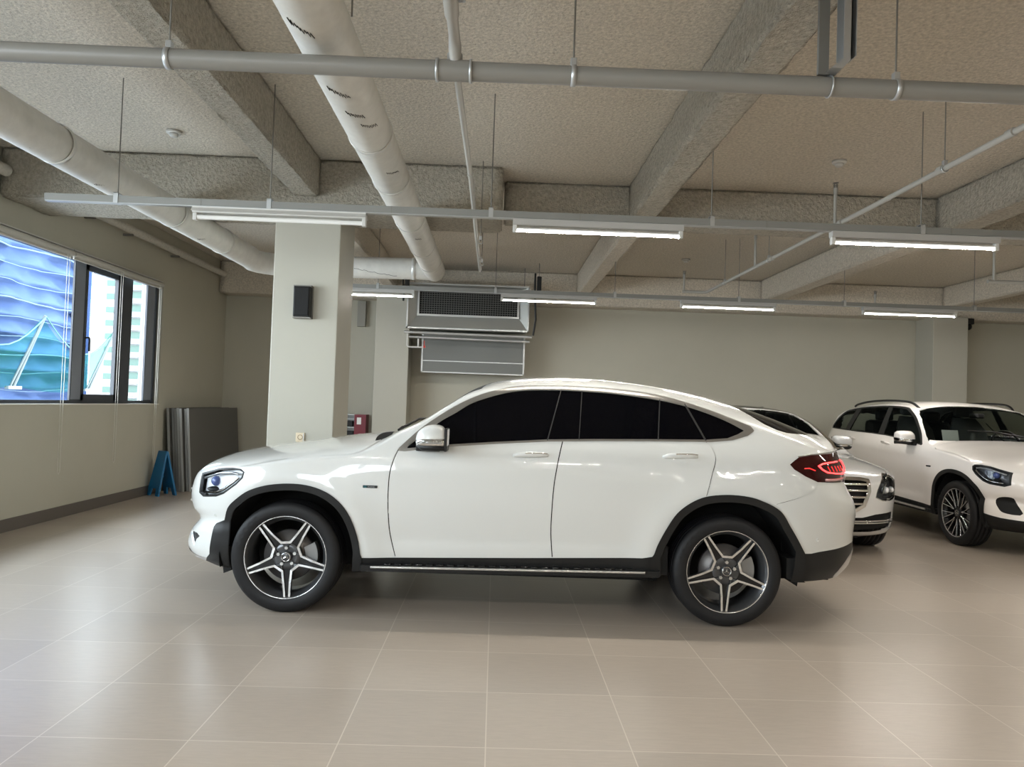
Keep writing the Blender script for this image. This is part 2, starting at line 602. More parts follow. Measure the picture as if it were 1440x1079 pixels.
# ------------------------------------------------------------------ ducts and pipes under the ceiling
def band(mb, c, axis, r, w=0.03):
    return mb.lathe([(r, -w / 2), (r + 0.006, -w / 2), (r + 0.006, w / 2), (r, w / 2)], 32, axis, c, close=True)


def duct():
    t = thing('ventilation_duct', 'fat round pale duct running overhead, turning behind the column and coming back', 'duct', (0, 0, 3.05))
    R = 0.134
    xl, xr, ye = -3.0, -0.83, 9.6
    pts = [(xl - 0.08, -2.0, 0), (xl - 0.03, 6, 0), (xl, 9.2, 0)]
    for k in range(1, 6):
        a = pi / 2 * k / 6
        pts.append((xl + 0.38 * (1 - math.cos(a)), 9.2 + 0.4 * math.sin(a), -0.02))
    pts += [(xl + 0.38, ye, -0.02), (xr - 0.22, ye, 0)]
    pts2 = [(xr, ye + 0.10, 0.0), (xr, 6, 0), (xr, -2.0, 0)]
    MB().tube(pts, R, 36).build('duct_run', m_duct, t, False)
    mb = MB()
    mb.tube(pts2, R, 36)
    mb.ball((xr, ye + 0.03, 0), (R, R, R), 28)
    mb.tube([(xr - 0.24, ye, 0), (xr, ye, 0)], R, 36)
    mb.build('duct_run', m_duct, t, False)
    b = MB()
    for y in (4.72, 5.65, 6.9, 8.1, 9.0):
        band(b, (xr, y, 0), 'y', R, 0.035)
    for y in (3.4, 5.2, 7.05, 8.3):
        band(b, (xl - 0.06 + 0.06 * y / 9.2, y, 0), 'y', R, 0.035)
    band(b, (xr - 0.24, ye, 0), 'x', R, 0.05)
    loose(b, 'joint_band', mat('duct_tape_foil', (0.66, 0.65, 0.62), 0.35, 0.35), t)
    # marker-pen scrawls left on the sheet by the fitters
    r = random.Random(5)
    for (x, y0, n, ph) in ((xr, 3.1, 8, -0.5), (xr, 3.42, 7, 0.1), (xr, 3.75, 9, -0.35), (xr, 4.25, 8, 0.25), (xr, 4.05, 8, -0.1), (xr, 6.2, 6, 0.3), (xr, 5.15, 8, 0.35), (xr, 7.2, 5, 0.2), (xl - 0.04, 5.7, 10, 0.2), (xl - 0.05, 4.9, 9, 0.35), (xl - 0.02, 7.6, 5, 0.25)):
        pa = []
        for k in range(2 * n):
            a = ph + 0.040 * k + r.uniform(-0.012, 0.012)
            yy = y0 + 0.006 * k + (0.026 if k % 2 else -0.018) * r.uniform(0.3, 1.2)
            pa.append((x + (R + 0.0015) * math.sin(a), yy, -(R + 0.0015) * math.cos(a)))
        MB().tube(pa, 0.0024, 5).build('marker_scrawl', m_black, t)
    pa = []
    for k in range(22):
        a = 0.30 + 0.03 * k + r.uniform(-0.05, 0.05)
        pa.append((-1.80 + 0.025 * k, ye - (R + 0.0015) * math.cos(a), -(R + 0.0015) * math.sin(a) - 0.006))
    MB().tube(pa, 0.0024, 5).build('marker_scrawl', m_black, t)
    return t


duct()


def hanger(x, y, z_top, z_bot, label, cat='hanger', R=None, group=None, parts=True, rr=0.0042, axis='x'):
    """threaded rod from the slab, with a clamp round a pipe of radius R centred R below z_bot"""
    t = thing('hanger_rod', label, cat, (x, y, z_top), group=group)
    h = z_top - z_bot
    MB().tube([(0, 0, -0.002), (0, 0, -h - 0.02)], rr, 8).build('rod', m_rod, t)
    if R:
        c = MB()
        c.box((-0.013, -0.015, -h - 0.006), (0.013, 0.015, -h + 0.03), 0.003)
        c.lathe([(R + 0.0005, -0.011), (R + 0.005, -0.011), (R + 0.005, 0.011), (R + 0.0005, 0.011)], 28, axis, (0, 0, -h - R - 0.004), close=True)
        c.build('pipe_clamp', m_zinc, t)
    elif parts:
        MB().box((-0.014, -0.014, -h - 0.02), (0.014, 0.014, -h + 0.03), 0.003).build('clip', m_zinc, t)
    return t


# the pipe that crosses the view nearest the camera
PY, PZ, PR = 3.3, 2.838, 0.041
t = thing('ceiling_pipe', 'thick grey water pipe crossing the view just below the ceiling', 'pipe', (0, PY, PZ))
MB().tube([(XL + 0.01, 0, 0), (XR - 0.01, 0, 0)], PR, 28).build('pipe_run', m_pipe, t, False)
c = MB()
c.tube([(-0.300, 0, 0), (-0.155, 0, 0)], PR + 0.004, 28)
c.tube([(-0.228, 0, 0.01), (-0.228, 0, 0.07)], 0.034, 20)
c.build('tee_fitting', m_pipe, t)
for x in (-0.302, -0.157):
    band(MB(), (x, 0, 0), 'x', PR + 0.003, 0.012).build('coupling_ring', m_zinc, t)
hanger(-1.455, PY, ZC, PZ + PR + 0.004, 'threaded rod clamping the thick grey pipe left of the two ducts', R=PR)
hanger(0.288, PY, ZC, PZ + PR + 0.004, 'threaded rod clamping the thick grey pipe above the car roof', R=PR)
hanger(1.705, PY, ZC, PZ + PR + 0.004, 'threaded rod clamping the thick grey pipe right of the steel bracket', R=PR)
hanger(-3.2, PY + 0.9, ZC, 3.19, 'thin rod behind the thick grey pipe at far left, holding the fat duct', parts=False)
hanger(-2.44, PY + 0.25, ZC, 2.86, 'dark thin rod dropping behind the thick grey pipe, second from left', parts=False)
hanger(-0.69, PY + 0.05, ZC, 3.10, 'dark thin rod beside the upper end of the middle duct', parts=False)
# steel bracket that carries the pipe from the beam
t = thing('pipe_bracket', 'grey steel channel bracket dropping from the beam to the thick pipe', 'bracket', (1.40, PY, PZ))
b = MB()
b.box((-0.050, -0.03, PR), (-0.005, -0.01, 0.62)).build('angle_strut', mat('dark_steel', (0.20, 0.20, 0.19), 0.45, 0.5), t)
b = MB()
b.box((0.032, -0.09, 0.085), (0.066, -0.086, 0.62)).box((0.062, -0.09, 0.085), (0.066, -0.02, 0.62)).box((0.084, -0.09, 0.10), (0.088, -0.02, 0.62)).box((0.032, -0.02, 0.10), (0.088, -0.016, 0.62))
b.build('channel_strut', m_zinc, t)
b = MB()
b.prism([(-0.02, 0.045), (0.03, 0.085), (0.066, 0.085), (0.03, 0.045)], 'y', -0.09, 0.03)
b.lathe([(PR + 0.001, -0.004), (PR + 0.007, -0.004), (PR + 0.007, 0.004), (PR + 0.001, 0.004)], 28, 'x', (0.012, 0, 0), close=True)
b.build('pipe_strap', m_zinc, t)

# thin branch pipe through the tee
t = thing('branch_pipe', 'slim grey pipe branching off the thick pipe and running to the back', 'pipe', (-0.215, 0, 2.885))
MB().tube([(-0.01, 0.5, 0.06), (-0.012, 3.0, 0.06)], 0.026, 16).build('pipe_run', m_zinc, t, False)
MB().tube([(-0.012, 2.98, 0.06), (-0.012, 3.2, 0.06), (-0.012, 3.27, 0.045), (-0.012, 3.29, -0.02)], 0.024, 16).tube([(-0.012, 3.32, 0.0), (0.0, 5, 0.0), (-0.01, 8.6, 0.0)], 0.0165, 16).build('pipe_run', m_pipe_light, t, False)
c = MB()
for y, w in ((3.42, 0.12), (4.95, 0.03), (5.9, 0.03), (7.9, 0.12)):
    c.tube([(0, y - w / 2, 0), (0, y + w / 2, 0)], 0.021, 16)
c.tube([(-0.01, 2.6, 0.06), (-0.012, 3.02, 0.06)], 0.030, 16)
loose(c, 'coupling', m_pipe_light, t)
hanger(-0.185, 2.95, ZC, 2.98, 'rod with black nut beside the tee of the thick pipe')
hanger(-0.19, 7.06, ZC, 2.91, 'rod holding the slim branch pipe, in front of the girder', R=0.018, axis='y')
hanger(-0.20, 8.2, ZC, 2.91, 'rod holding the slim branch pipe near its far end', R=0.018, axis='y')


def sprinkler(x, y, z0, z1, label):
    t = thing('fire_sprinkler', label, 'sprinkler', (x, y, z0), group='upright sprinklers on the pipes')
    h = z1 - z0
    MB().tube([(0, 0, 0), (0, 0, h - 0.07)], 0.0145, 12).tube([(0, 0, h - 0.10), (0, 0, h - 0.05)], 0.02, 12).build('riser', m_pipe_light, t)
    s = MB().tube([(0, 0, h - 0.05), (0, 0, h - 0.02)], 0.012, 10).lathe([(0, h), (0.024, h - 0.002), (0.024, h - 0.006), (0, h - 0.006)], 16, 'z')
    s.tube([(-0.014, 0, h - 0.05), (-0.016, 0, h - 0.02), (0, 0, h - 0.004), (0.016, 0, h - 0.02), (0.014, 0, h - 0.05)], 0.004, 6)
    s.build('spray_head', m_rod, t)


# right-hand sprinkler pipe running to the back
t = thing('sprinkler_pipe', 'slim grey sprinkler pipe running diagonally in view at upper right', 'pipe', (2.92, 0, 3.07))
MB().tube([(0.0, -2, 0), (0.02, 6, 0), (0.0, 10.72, 0), (-0.03, 10.75, 0), (-0.34, 10.75, 0)], 0.02, 16).build('pipe_run', m_pipe_light, t, False)
c = MB()
for y in (4.35, 5.05, 6.55, 8.2):
    c.tube([(0.01, y - 0.03, 0), (0.01, y + 0.03, 0)], 0.026, 16)
loose(c, 'coupling', m_pipe_light, t)
hanger(2.935, 5.02, ZC, 3.092, 'rod on the diagonal sprinkler pipe, nearest the thick pipe', R=0.021, axis='y')
hanger(2.93, 8.3, ZC, 3.092, 'rod on the diagonal sprinkler pipe, just beyond the girder', R=0.021, axis='y')
hanger(2.925, 9.9, ZC, 3.092, 'rod on the diagonal sprinkler pipe, near its far end', R=0.021, axis='y')
sprinkler(2.945, 6.7, 3.085, 3.46, 'upright sprinkler above the diagonal pipe, in front of the girder')
sprinkler(2.93, 8.75, 3.085, 3.50, 'upright sprinkler above the diagonal pipe, behind the girder')
sprinkler(2.60, 10.75, 3.085, 3.36, 'small far sprinkler left of the diagonal pipe end')
t = thing('sprinkler_pipe', 'short grey sprinkler pipe at far right behind the girder', 'pipe', (5.55, 8.6, 2.98))
MB().tube([(0, 0, 0), (0.9, 0, 0.0), (2.5, -0.4, 0)], 0.022, 12).build('pipe_run', m_pipe_light, t, False)
sprinkler(5.62, 8.6, 2.995, 3.46, 'upright sprinkler at the right edge behind the girder')
t = thing('sprinkler_pipe', 'level grey pipe above the far right lamp along the back', 'pipe', (5.3, 11.0, 3.01))
MB().tube([(0, 0, 0), (4.7, 0, 0)], 0.022, 12).build('pipe_run', m_pipe_light, t, False)
sprinkler(5.45, 11.0, 3.02, 3.22, 'tiny far sprinkler above the rightmost far lamp')
# insulated pipe along the top of the left wall
t = thing('wall_pipe', 'coated pipe along the top of the window wall', 'pipe', (XL + 0.10, 0, 3.40))
MB().tube([(0, -2, 0), (0.0, 7.15, 0.0)], 0.055, 16).tube([(0, 8.02, 0), (0.0, YB - 0.45, 0)], 0.05, 16).build('pipe_run', mat('coated_pipe', (0.50, 0.475, 0.42), 0.9, noise=(30, .15), bump=(50, .5, .01)), t)
b = MB()
for y in (4.4, 5.8, 8.7, 9.6, 11.0):
    b.box((-0.1, y - 0.015, -0.075), (0.02, y + 0.015, -0.05))
loose(b, 'bracket', m_rod, t)
t = thing('wall_pipe', 'short white pipe high in the corner left of the column', 'pipe', (-4.5, YB - 0.15, 3.28))
MB().tube([(0, 0, 0), (1.2, 0, 0), (1.45, 0, -0.06), (2.2, 0, -0.06)], 0.03, 12).build('pipe_run', m_fix, t)


def detector(x, y, label):
    t = thing('smoke_detector', label, 'detector', (x, y, ZC - 0.002))
    MB().lathe([(0, 0), (0.062, 0), (0.062, -0.018), (0.056, -0.024), (0, -0.024)], 28, 'z').build('base', m_fix, t)
    MB().lathe([(0, -0.024), (0.036, -0.024), (0.036, -0.042), (0.026, -0.052), (0, -0.052)], 28, 'z').build('sensor_chamber', m_fix, t)


detector(-2.83, 6.58, 'round smoke detector on the ceiling at upper left')
detector(2.95, 6.65, 'round smoke detector on the ceiling above the diagonal pipe')
detector(2.75, 11.3, 'small far smoke detector on the back ceiling bay')


# ------------------------------------------------------------------ lighting tracks and fluorescent fixtures
def track(y, x0, x1, z, label, hang):
    t = thing('lighting_track', label, 'track', (0, y, z))
    p = [(-0.028, -0.02), (0.028, -0.02), (0.028, 0.028), (0.023, 0.028), (0.023, -0.012), (-0.023, -0.012), (-0.023, 0.028), (-0.028, 0.028)]
    MB().prism(p, 'x', x0, x1).build('channel', m_track, t)
    MB().box((x0, -0.024, -0.026), (x1, 0.024, -0.0205)).build('cover_strip', m_zinc, t)
    j = MB()
    k = x0 + 1.1
    while k < x1:
        j.box((k - 0.002, -0.030, -0.021), (k + 0.002, 0.030, 0.029))
        k += 1.35
    loose(j, 'joint', m_rod, t)
    for x, lab in hang:
        h = thing('track_hanger', lab, 'hanger', (x, y, ZC), group='rods holding the lighting tracks')
        d = ZC - z
        MB().tube([(0, 0, -0.002), (0, 0, -d + 0.03)], 0.0042, 8).build('rod', m_rod, h)
        MB().box((-0.016, -0.033, -d - 0.027), (0.016, -0.0285, -d + 0.05)).box((-0.016, 0.0285, -d - 0.027), (0.016, 0.033, -d + 0.05)).box((-0.016, -0.033, -d + 0.045), (0.016, 0.033, -d + 0.05)).build('clip', m_zinc, h)


def fixture(x, y, z, label, lit=True, group='fluorescent lamps on the tracks', L=1.23):
    """batten under a track: x is the left end, z the underside of the track"""
    t = thing('fluorescent_light', label, 'lamp', (x, y, z), group=group)
    b = MB()
    p = [(-0.036, 0), (0.036, 0), (0.030, -0.042), (-0.030, -0.042)]
    b.prism(p, 'x', 0, L)
    b.build('housing', m_fix_lit if lit else m_fix, t)
    for a in (0.0, L - 0.03):
        MB().box((a, -0.020, -0.094), (a + 0.03, 0.020, -0.04), 0.005).build('lamp_holder', m_fix, t)
    tb = MB().tube([(0.025, 0, -0.07), (L - 0.025, 0, -0.07)], 0.0165, 20).build('tube', [m_tube_off, m_tube, m_tube_side], t)
    if lit:                      # LED tube: throws its light down, its flanks only glow
        for f in tb.data.polygons:
            f.material_index = 0 if abs(f.normal.x) > 0.5 else 1 if f.normal.z < -0.88 else 2 if f.normal.z < 0.02 else 0
    else:
        for f in tb.data.polygons:
            f.material_index = 0
    if not lit:
        MB().prism([(-0.06, -0.036), (-0.056, -0.036), (-0.028, -0.012), (0.028, -0.012), (0.056, -0.036), (0.06, -0.036), (0.03, -0.004), (-0.03, -0.004)], 'x', 0.0, L).build('reflector', m_fix, t)


T1Y, T1Z, T2Y, T2Z = 5.5, 2.757, 9.8, 2.832
track(T1Y, -3.24, XR - 0.02, T1Z, 'nearer grey lighting track hanging across the whole room', [
    (-2.74, 'rod of the nearer track at its left end'), (-1.66, 'rod of the nearer track above the unlit lamp'),
    (-0.08, 'rod of the nearer track left of the nearer middle lamp'), (1.515, 'rod of the nearer track right of the nearer middle lamp'),
    (3.05, 'rod of the nearer track above the nearer right lamp')])
track(T2Y, -2.6, XR - 0.02, T2Z, 'farther grey lighting track hanging in front of the back wall', [
    (-1.55, 'rod of the farther track beside the column'), (-0.05, 'rod of the farther track in front of the air unit'), (1.48, 'rod of the farther track right of the air unit'),
    (3.08, 'rod of the farther track above the third far lamp'), (4.45, 'rod of the farther track left of the rightmost far lamp'), (6.15, 'rod of the farther track at far right')])
fixture(-2.20, T1Y, T1Z - 0.027, 'unlit white fluorescent batten above the white column', lit=False)
fixture(0.08, T1Y, T1Z - 0.027, 'lit fluorescent batten on the nearer track, above the main car')
fixture(2.39, T1Y, T1Z - 0.027, 'lit fluorescent batten on the nearer track, at upper right')
fixture(-2.31, T2Y, T2Z - 0.027, 'lit fluorescent batten on the farther track, partly behind the column')
fixture(0.02, T2Y, T2Z - 0.027, 'lit fluorescent batten on the farther track, beside the air unit')
fixture(2.33, T2Y, T2Z - 0.027, 'lit fluorescent batten on the farther track, third from the left')
fixture(4.69, T2Y, T2Z - 0.027, 'lit fluorescent batten on the farther track, rightmost one')
fixture(4.70, T1Y, T1Z - 0.027, 'lit fluorescent batten on the nearer track, just outside the right edge')
fixture(7.00, T1Y, T1Z - 0.027, 'lit fluorescent batten on the nearer track, far outside the right edge')
fixture(7.00, T2Y, T2Z - 0.027, 'lit fluorescent batten on the farther track, outside the right edge')
# the next row of the same lamps, behind the camera
track(1.2, -3.3, XR - 0.02, 2.757, 'lighting track behind the camera position', [])
for i, x in enumerate((-2.2, 0.08, 2.39, 4.7, 7.0)):
    fixture(x, 1.2, 2.73, ('first', 'second', 'third', 'fourth', 'fifth')[i] + ' lit fluorescent batten of the row above the camera', group='lamps behind the camera')
track(-3.0, -3.3, XR - 0.02, 2.757, 'lighting track near the wall behind the camera', [])
for i, x in enumerate((-2.2, 0.08, 2.39, 4.7, 7.0)):
    fixture(x, -3.0, 2.73, ('first', 'second', 'third', 'fourth', 'fifth')[i] + ' lit fluorescent batten of the row near the wall behind the camera', group='lamps behind the camera')


# ------------------------------------------------------------------ fixtures on columns and walls
t = thing('loudspeaker', 'small black loudspeaker box on the front of the white column', 'loudspeaker', (-1.83, 7.25, 2.287))
MB().box((-0.077, -0.11, -0.142), (0.077, -0.004, 0.142), 0.008).build('cabinet', m_black_plastic, t)
MB().box((-0.068, -0.118, -0.130), (0.068, -0.108, 0.130), 0.006).build('grille', m_black, t)
MB().box((-0.082, -0.09, 0.142), (0.082, -0.001, 0.154)).box((-0.082, -0.09, -0.154), (0.082, -0.001, -0.142)).box((-0.085, -0.03, -0.154), (-0.079, -0.001, 0.154)).box((0.079, -0.03, -0.154), (0.085, -0.001, 0.154)).build('bracket', m_rod, t)
t = thing('power_outlet', 'cream wall socket low on the front of the white column', 'socket', (-1.814, 7.248, 1.024))
MB().box((-0.042, -0.012, -0.042), (0.042, 0.0, 0.042), 0.004).build('plate', m_cream_plastic, t)
MB().lathe([(0, -0.004), (0.019, -0.004), (0.019, -0.0125), (0.024, -0.014), (0.024, -0.012)], 20, 'y').build('socket_well', mat('brown_plastic', (0.22, 0.14, 0.06), 0.5), t)
MB().box((0.026, -0.016, -0.038), (0.036, -0.012, 0.038)).build('switch', m_fix, t)
t = thing('hose_cabinet', 'dark red cabinet with white notice and shelves behind the column', 'cabinet', (-2.36, YB - 0.16, 0.85))
MB().box((-0.005, -0.14, -0.84), (0.19, 0.155, 0.285)).build('door', m_red, t)
MB().box((-0.18, -0.13, -0.84), (-0.165, 0.155, 0.285)).box((-0.18, 0.13, -0.84), (-0.005, 0.155, 0.285)).box((-0.18, -0.14, 0.27), (-0.005, 0.155, 0.285)).box((-0.18, -0.13, 0.20), (-0.005, 0.13, 0.212)).box((-0.18, -0.13, 0.06), (-0.005, 0.13, 0.072)).box((-0.18, -0.13, -0.09), (-0.005, 0.13, -0.078)).build('shelf', m_zinc, t)
MB().box((-0.16, -0.10, 0.075), (-0.05, 0.05, 0.17)).box((-0.16, -0.10, -0.07), (-0.03, 0.05, 0.0)).build('reel_box', m_black_plastic, t)
MB().box((0.04, -0.146, 0.12), (0.11, -0.1405, 0.235)).build('notice', m_paper, t)
t = thing('junction_box', 'flat grey metal box on the wall pillar under the far lamp', 'box', (-2.345, YB - 0.02, 2.86))
MB().box((-0.07, -0.10, -0.22), (0.07, 0.0, 0.22), 0.006).build('enclosure', mat('olive_grey_metal', (0.25, 0.24, 0.21), 0.5), t)
t = thing('security_camera', 'small black dome camera beside the right wall pillar', 'camera', (7.98, 12.9, 3.0))
MB().box((-0.06, -0.05, 0.02), (0.10, 0.40, 0.12), 0.01).build('mount', m_black_plastic, t)
MB().ball((0.02, 0.0, -0.02), 0.06, 18).build('dome', m_black, t)


# ceiling-hung air unit with its low return box
t = thing('air_unit', 'large metal air handling unit with a mesh intake hung by the back wall', 'air conditioner', (-0.49, 12.3, 2.9))
m_unit = mat('unit_sheet_steel', (0.42, 0.425, 0.40), 0.38, 0.55)
b = MB()
b.box((-0.96, 0.30, -0.32), (0.96, 0.62, 0.36))
# sloping hood frame round the intake
o = [(-0.96, -0.325), (0.96, -0.325), (0.96, 0.37), (-0.96, 0.37)]
i_ = [(-0.80, -0.09), (0.80, -0.09), (0.80, 0.335), (-0.80, 0.335)]
vs = [(x, -0.02, z) for x, z in o] + [(x, 0.10, z) for x, z in i_] + [(x, 0.30, z) for x, z in o]
b.add(vs, [(k, (k + 1) % 4, 4 + (k + 1) % 4, 4 + k) for k in range(4)] + [(k, k + 8, (k + 1) % 4 + 8, (k + 1) % 4) for k in range(4)])
b.build('casing', m_unit, t)
e = MB()
e.box((-0.98, -0.04, -0.345), (0.98, 0.0, -0.32)).box((-0.98, -0.04, -0.345), (-0.955, 0.0, 0.38)).box((0.955, -0.04, -0.345), (0.98, 0.0, 0.38)).box((-0.98, -0.04, 0.365), (0.98, 0.0, 0.39))
e.build('edge_angle', m_zinc, t)
MB().box((-0.82, 0.03, -0.13), (0.82, 0.09, -0.10)).box((-0.82, 0.06, -0.13), (-0.79, 0.09, 0.33)).box((0.79, 0.06, -0.13), (0.82, 0.09, 0.33)).build('intake_frame', m_zinc, t)
MB().box((-0.80, 0.12, -0.10), (0.80, 0.14, 0.335)).build('intake', m_black, t)
g = MB()
for k in range(41):
    x = -0.79 + k * 1.58 / 40
    g.box((x - 0.004, 0.10, -0.10), (x + 0.004, 0.106, 0.33))
for k in range(13):
    z = -0.09 + k * 0.42 / 12
    g.box((-0.79, 0.099, z - 0.004), (0.79, 0.1055, z + 0.004))
g.build('intake_mesh', mat('mesh_wire', (0.10, 0.10, 0.095), 0.5, 0.3), t)
for x in (-0.9, 0.9):
    MB().tube([(x, 0.3, 0.36), (x, 0.3, ZC - 2.9)], 0.006, 8).build('hanging_rod', m_rod, t)
t = thing('drip_pipe', 'pair of level grey pipes under the air unit', 'pipe', (-0.49, 12.22, 2.47))
MB().tube([(-1.0, 0, 0.02), (1.03, 0, 0.005)], 0.022, 14).tube([(-0.93, 0.06, -0.05), (1.0, 0.06, -0.065)], 0.020, 14).build('pipe_run', m_zinc, t, False)
MB().tube([(-0.945, 0.02, 0.0), (-0.945, 0.02, -0.19), (-0.925, 0.02, -0.215), (-0.68, 0.02, -0.215)], 0.014, 10).tube([(-0.77, 0.02, -0.215), (-0.77, 0.02, -0.08)], 0.014, 10).build('drain_elbow', m_fix, t)
MB().box((-0.69, 0.005, -0.225), (-0.655, 0.035, -0.19)).box((-0.68, 0.0, -0.21), (-0.668, 0.02, -0.11)).build('valve_handle', mat('red_lever', (0.45, 0.03, 0.02), 0.4), t)
t = thing('return_box', 'plain grey sheet metal box on the wall below the air unit', 'duct box', (-0.40, 12.75, 2.18))
m_rb = mat('grey_box_sheet', (0.16, 0.165, 0.155), 0.5, 0.1)
b = MB()
b.box((-0.84, 0.0, -0.29), (0.84, 0.545, 0.36))
b.build('casing', m_rb, t)
MB().box((-0.855, -0.012, -0.30), (-0.83, 0.01, 0.36)).box((0.83, -0.012, -0.30), (0.855, 0.01, 0.36)).box((-0.855, -0.012, -0.305), (0.855, 0.01, -0.285)).box((-0.83, -0.012, -0.115), (0.83, 0.0, -0.10)).build('flange', m_zinc, t)
for (x, z0, z1, lab) in ((-1.52, 2.98, 3.45, 'black cable bundle dropping behind the duct elbow'), (0.56, 2.5, 3.48, 'black cable bundle beside the right end of the air unit')):
    t = thing('cable_bundle', lab, 'cable', (x, 12.1, 0))
    MB().tube([(0, 0, z1), (0.0, 0, z1 - 0.3), (0.03, 0.05, z0 + 0.25), (0.0, 0.1, z0)], 0.016, 8).build('cable', m_black_plastic, t)
    MB().box((0.03, -0.03, z1 - 0.34), (0.10, 0.03, z1 - 0.05), 0.01).build('connector', m_black_plastic, t)
    MB().tube([(0.06, 0, z1 - 0.05), (0.06, 0, ZC)], 0.006, 6).build('hanging_wire', m_rod, t)


# ------------------------------------------------------------------ things standing in the left corner
def board(i, x, y, L, h, lean, m_edge, label):
    """large sheet leaning on the window wall side, long side along y"""
    t = thing('leaning_board', label, 'board', (x, y, 0.002), group='grey boards leaning in the corner')
    th = 0.028
    b = MB()
    b.box((0, 0, 0), (th, L, h))
    o = b.build('sheet', m_panel, t)
    o.rotation_euler = (0, -lean, 0)
    e = MB().box((-0.002, -0.006, 0), (th + 0.002, 0.004, h + 0.003)).build('edge_strip', m_edge, t)
    e.rotation_euler = (0, -lean, 0)


labs = ['grey board of the corner stack, next to the window wall', 'grey board of the corner stack, second from the wall', 'grey board of the corner stack, third from the wall',
        'grey board of the corner stack, fourth from the wall', 'pale edged board of the corner stack, fifth from the wall', 'pale edged board of the corner stack, sixth from the wall', 'outermost grey board of the corner stack, broad face showing']
for i in range(7):
    board(i, -4.555 + i * 0.044, 10.98 + 0.02 * ((i * 3) % 4), 2.05, 1.18 - 0.006 * (i % 3), 0.075, m_panel_edge if i >= 3 else mat('grey_edge', (0.25, 0.25, 0.245), 0.45), labs[i])

t = thing('folding_sign', 'blue plastic A-frame floor sign beside the stacked boards', 'floor sign', (-4.50, 10.60, 0.0), rz=0.92)
for s, nm in ((-1, 'front'), (1, 'rear')):
    b = MB()
    # trapezoid leaf with a cut-out foot, leaning against the other
    prof = [(-0.145, 0.0), (-0.075, 0.0), (-0.055, 0.10), (0.055, 0.10), (0.075, 0.0), (0.145, 0.0), (0.10, 0.60), (-0.10, 0.60)]
    b.prism(prof, 'x', -0.012, 0.012)
    o = b.build('leaf', m_blue, t)
    o.location = (s * 0.125, 0, 0)
    o.rotation_euler = (0, -s * 0.20, 0)
MB().box((-0.018, -0.10, 0.575), (0.018, 0.10, 0.60), 0.006).build('hinge', m_blue, t)
MB().tube([(-0.08, 0.07, 0.24), (0.08, 0.07, 0.24)], 0.007, 8).build('strut', m_blue, t)



# ------------------------------------------------------------------ cars
def paint(name, col, rough=0.30):
    return mat(name, col, rough, 0.0, coat=1.0)


m_paint_white = paint('white_car_paint', (0.665, 0.675, 0.66))
m_paint_pinkish = paint('white_car_paint_pink_light', (0.88, 0.835, 0.80))  # white paint, with the pinkish light on this car mixed into its colour
m_paint_silver = paint('silver_white_car_paint', (0.66, 0.655, 0.65), 0.28)
m_tint = mat('tinted_glass', (0.002, 0.002, 0.003), 0.03, spec=0.10)
m_glass = mat('car_glass', (0.02, 0.025, 0.025), 0.02, trans=(0.12, (0.50, 0.54, 0.52)))
m_lens = mat('clear_lens', (0.05, 0.05, 0.05), 0.02, trans=(0.16, (0.93, 0.95, 0.97)))
m_trim = mat('satin_window_trim', (0.34, 0.33, 0.31), 0.33, 0.8)
m_chrome = mat('chrome', (0.80, 0.80, 0.80), 0.08, 1.0)
m_satin = mat('satin_aluminium', (0.62, 0.62, 0.61), 0.28, 0.9)
m_clad = mat('black_cladding', (0.012, 0.012, 0.012), 0.45, spec=0.3)
m_under = mat('underbody_black', (0.006, 0.006, 0.006), 0.8)
m_tyre = mat('tyre_rubber', (0.011, 0.011, 0.012), 0.55, spec=0.3, bump=(160, 0.08, 0.001))
m_rim_dark = mat('tremolite_grey_alloy', (0.060, 0.062, 0.066), 0.30, 0.5, coat=0.5)
m_rim_bright = mat('machined_alloy', (0.74, 0.74, 0.74), 0.22, 0.9)
m_rim_black = mat('gloss_black_alloy', (0.010, 0.010, 0.011), 0.2, 0.2)
m_disc = mat('brake_disc_steel', (0.17, 0.16, 0.155), 0.4, 0.7)
m_caliper = mat('grey_caliper', (0.26, 0.26, 0.26), 0.4, 0.5)
m_tail = mat('dark_red_lens', (0.030, 0.001, 0.002), 0.06, coat=0.5, spec=0.3)
m_tail_lit = mat('lit_red_led', (0.9, 0.03, 0.03), 0.3, emit=(1.0, 0.05, 0.05), es=2.2)
m_tail_clear = mat('pale_pink_lens', (0.55, 0.30, 0.30), 0.10, coat=1.0)
m_reflector = mat('silver_reflector', (0.88, 0.89, 0.91), 0.35, 0.15)
m_blue_lens = mat('bluish_projector_lens', (0.10, 0.14, 0.35), 0.03, coat=1.0)


def pchip(xs, ys):
    xs = np.array(xs, float)
    ys = np.array(ys, float)
    h = np.diff(xs)
    d = np.diff(ys) / h
    m = np.zeros_like(ys)
    m[0], m[-1] = d[0], d[-1]
    for i in range(1, len(xs) - 1):
        if d[i - 1] * d[i] > 0:
            w1, w2 = 2 * h[i] + h[i - 1], h[i] + 2 * h[i - 1]
            m[i] = (w1 + w2) / (w1 / d[i - 1] + w2 / d[i])

    def f(x):
        x = np.asarray(x, float)
        i = np.clip(np.searchsorted(xs, x) - 1, 0, len(xs) - 2)
        t = (x - xs[i]) / h[i]
        t2, t3 = t * t, t * t * t
        return (2 * t3 - 3 * t2 + 1) * ys[i] + (t3 - 2 * t2 + t) * h[i] * m[i] + (-2 * t3 + 3 * t2) * ys[i + 1] + (t3 - t2) * h[i] * m[i + 1]
    return f


def inside(poly, x, y):
    p = np.array(poly, float)
    r = np.zeros(np.shape(x), bool)
    n = len(p)
    for i in range(n):
        x1, y1 = p[i]
        x2, y2 = p[(i + 1) % n]
        if y1 == y2:
            continue
        c = ((y1 > y) != (y2 > y)) & (x < (x2 - x1) * (y - y1) / (y2 - y1) + x1)
        r ^= c
    return r


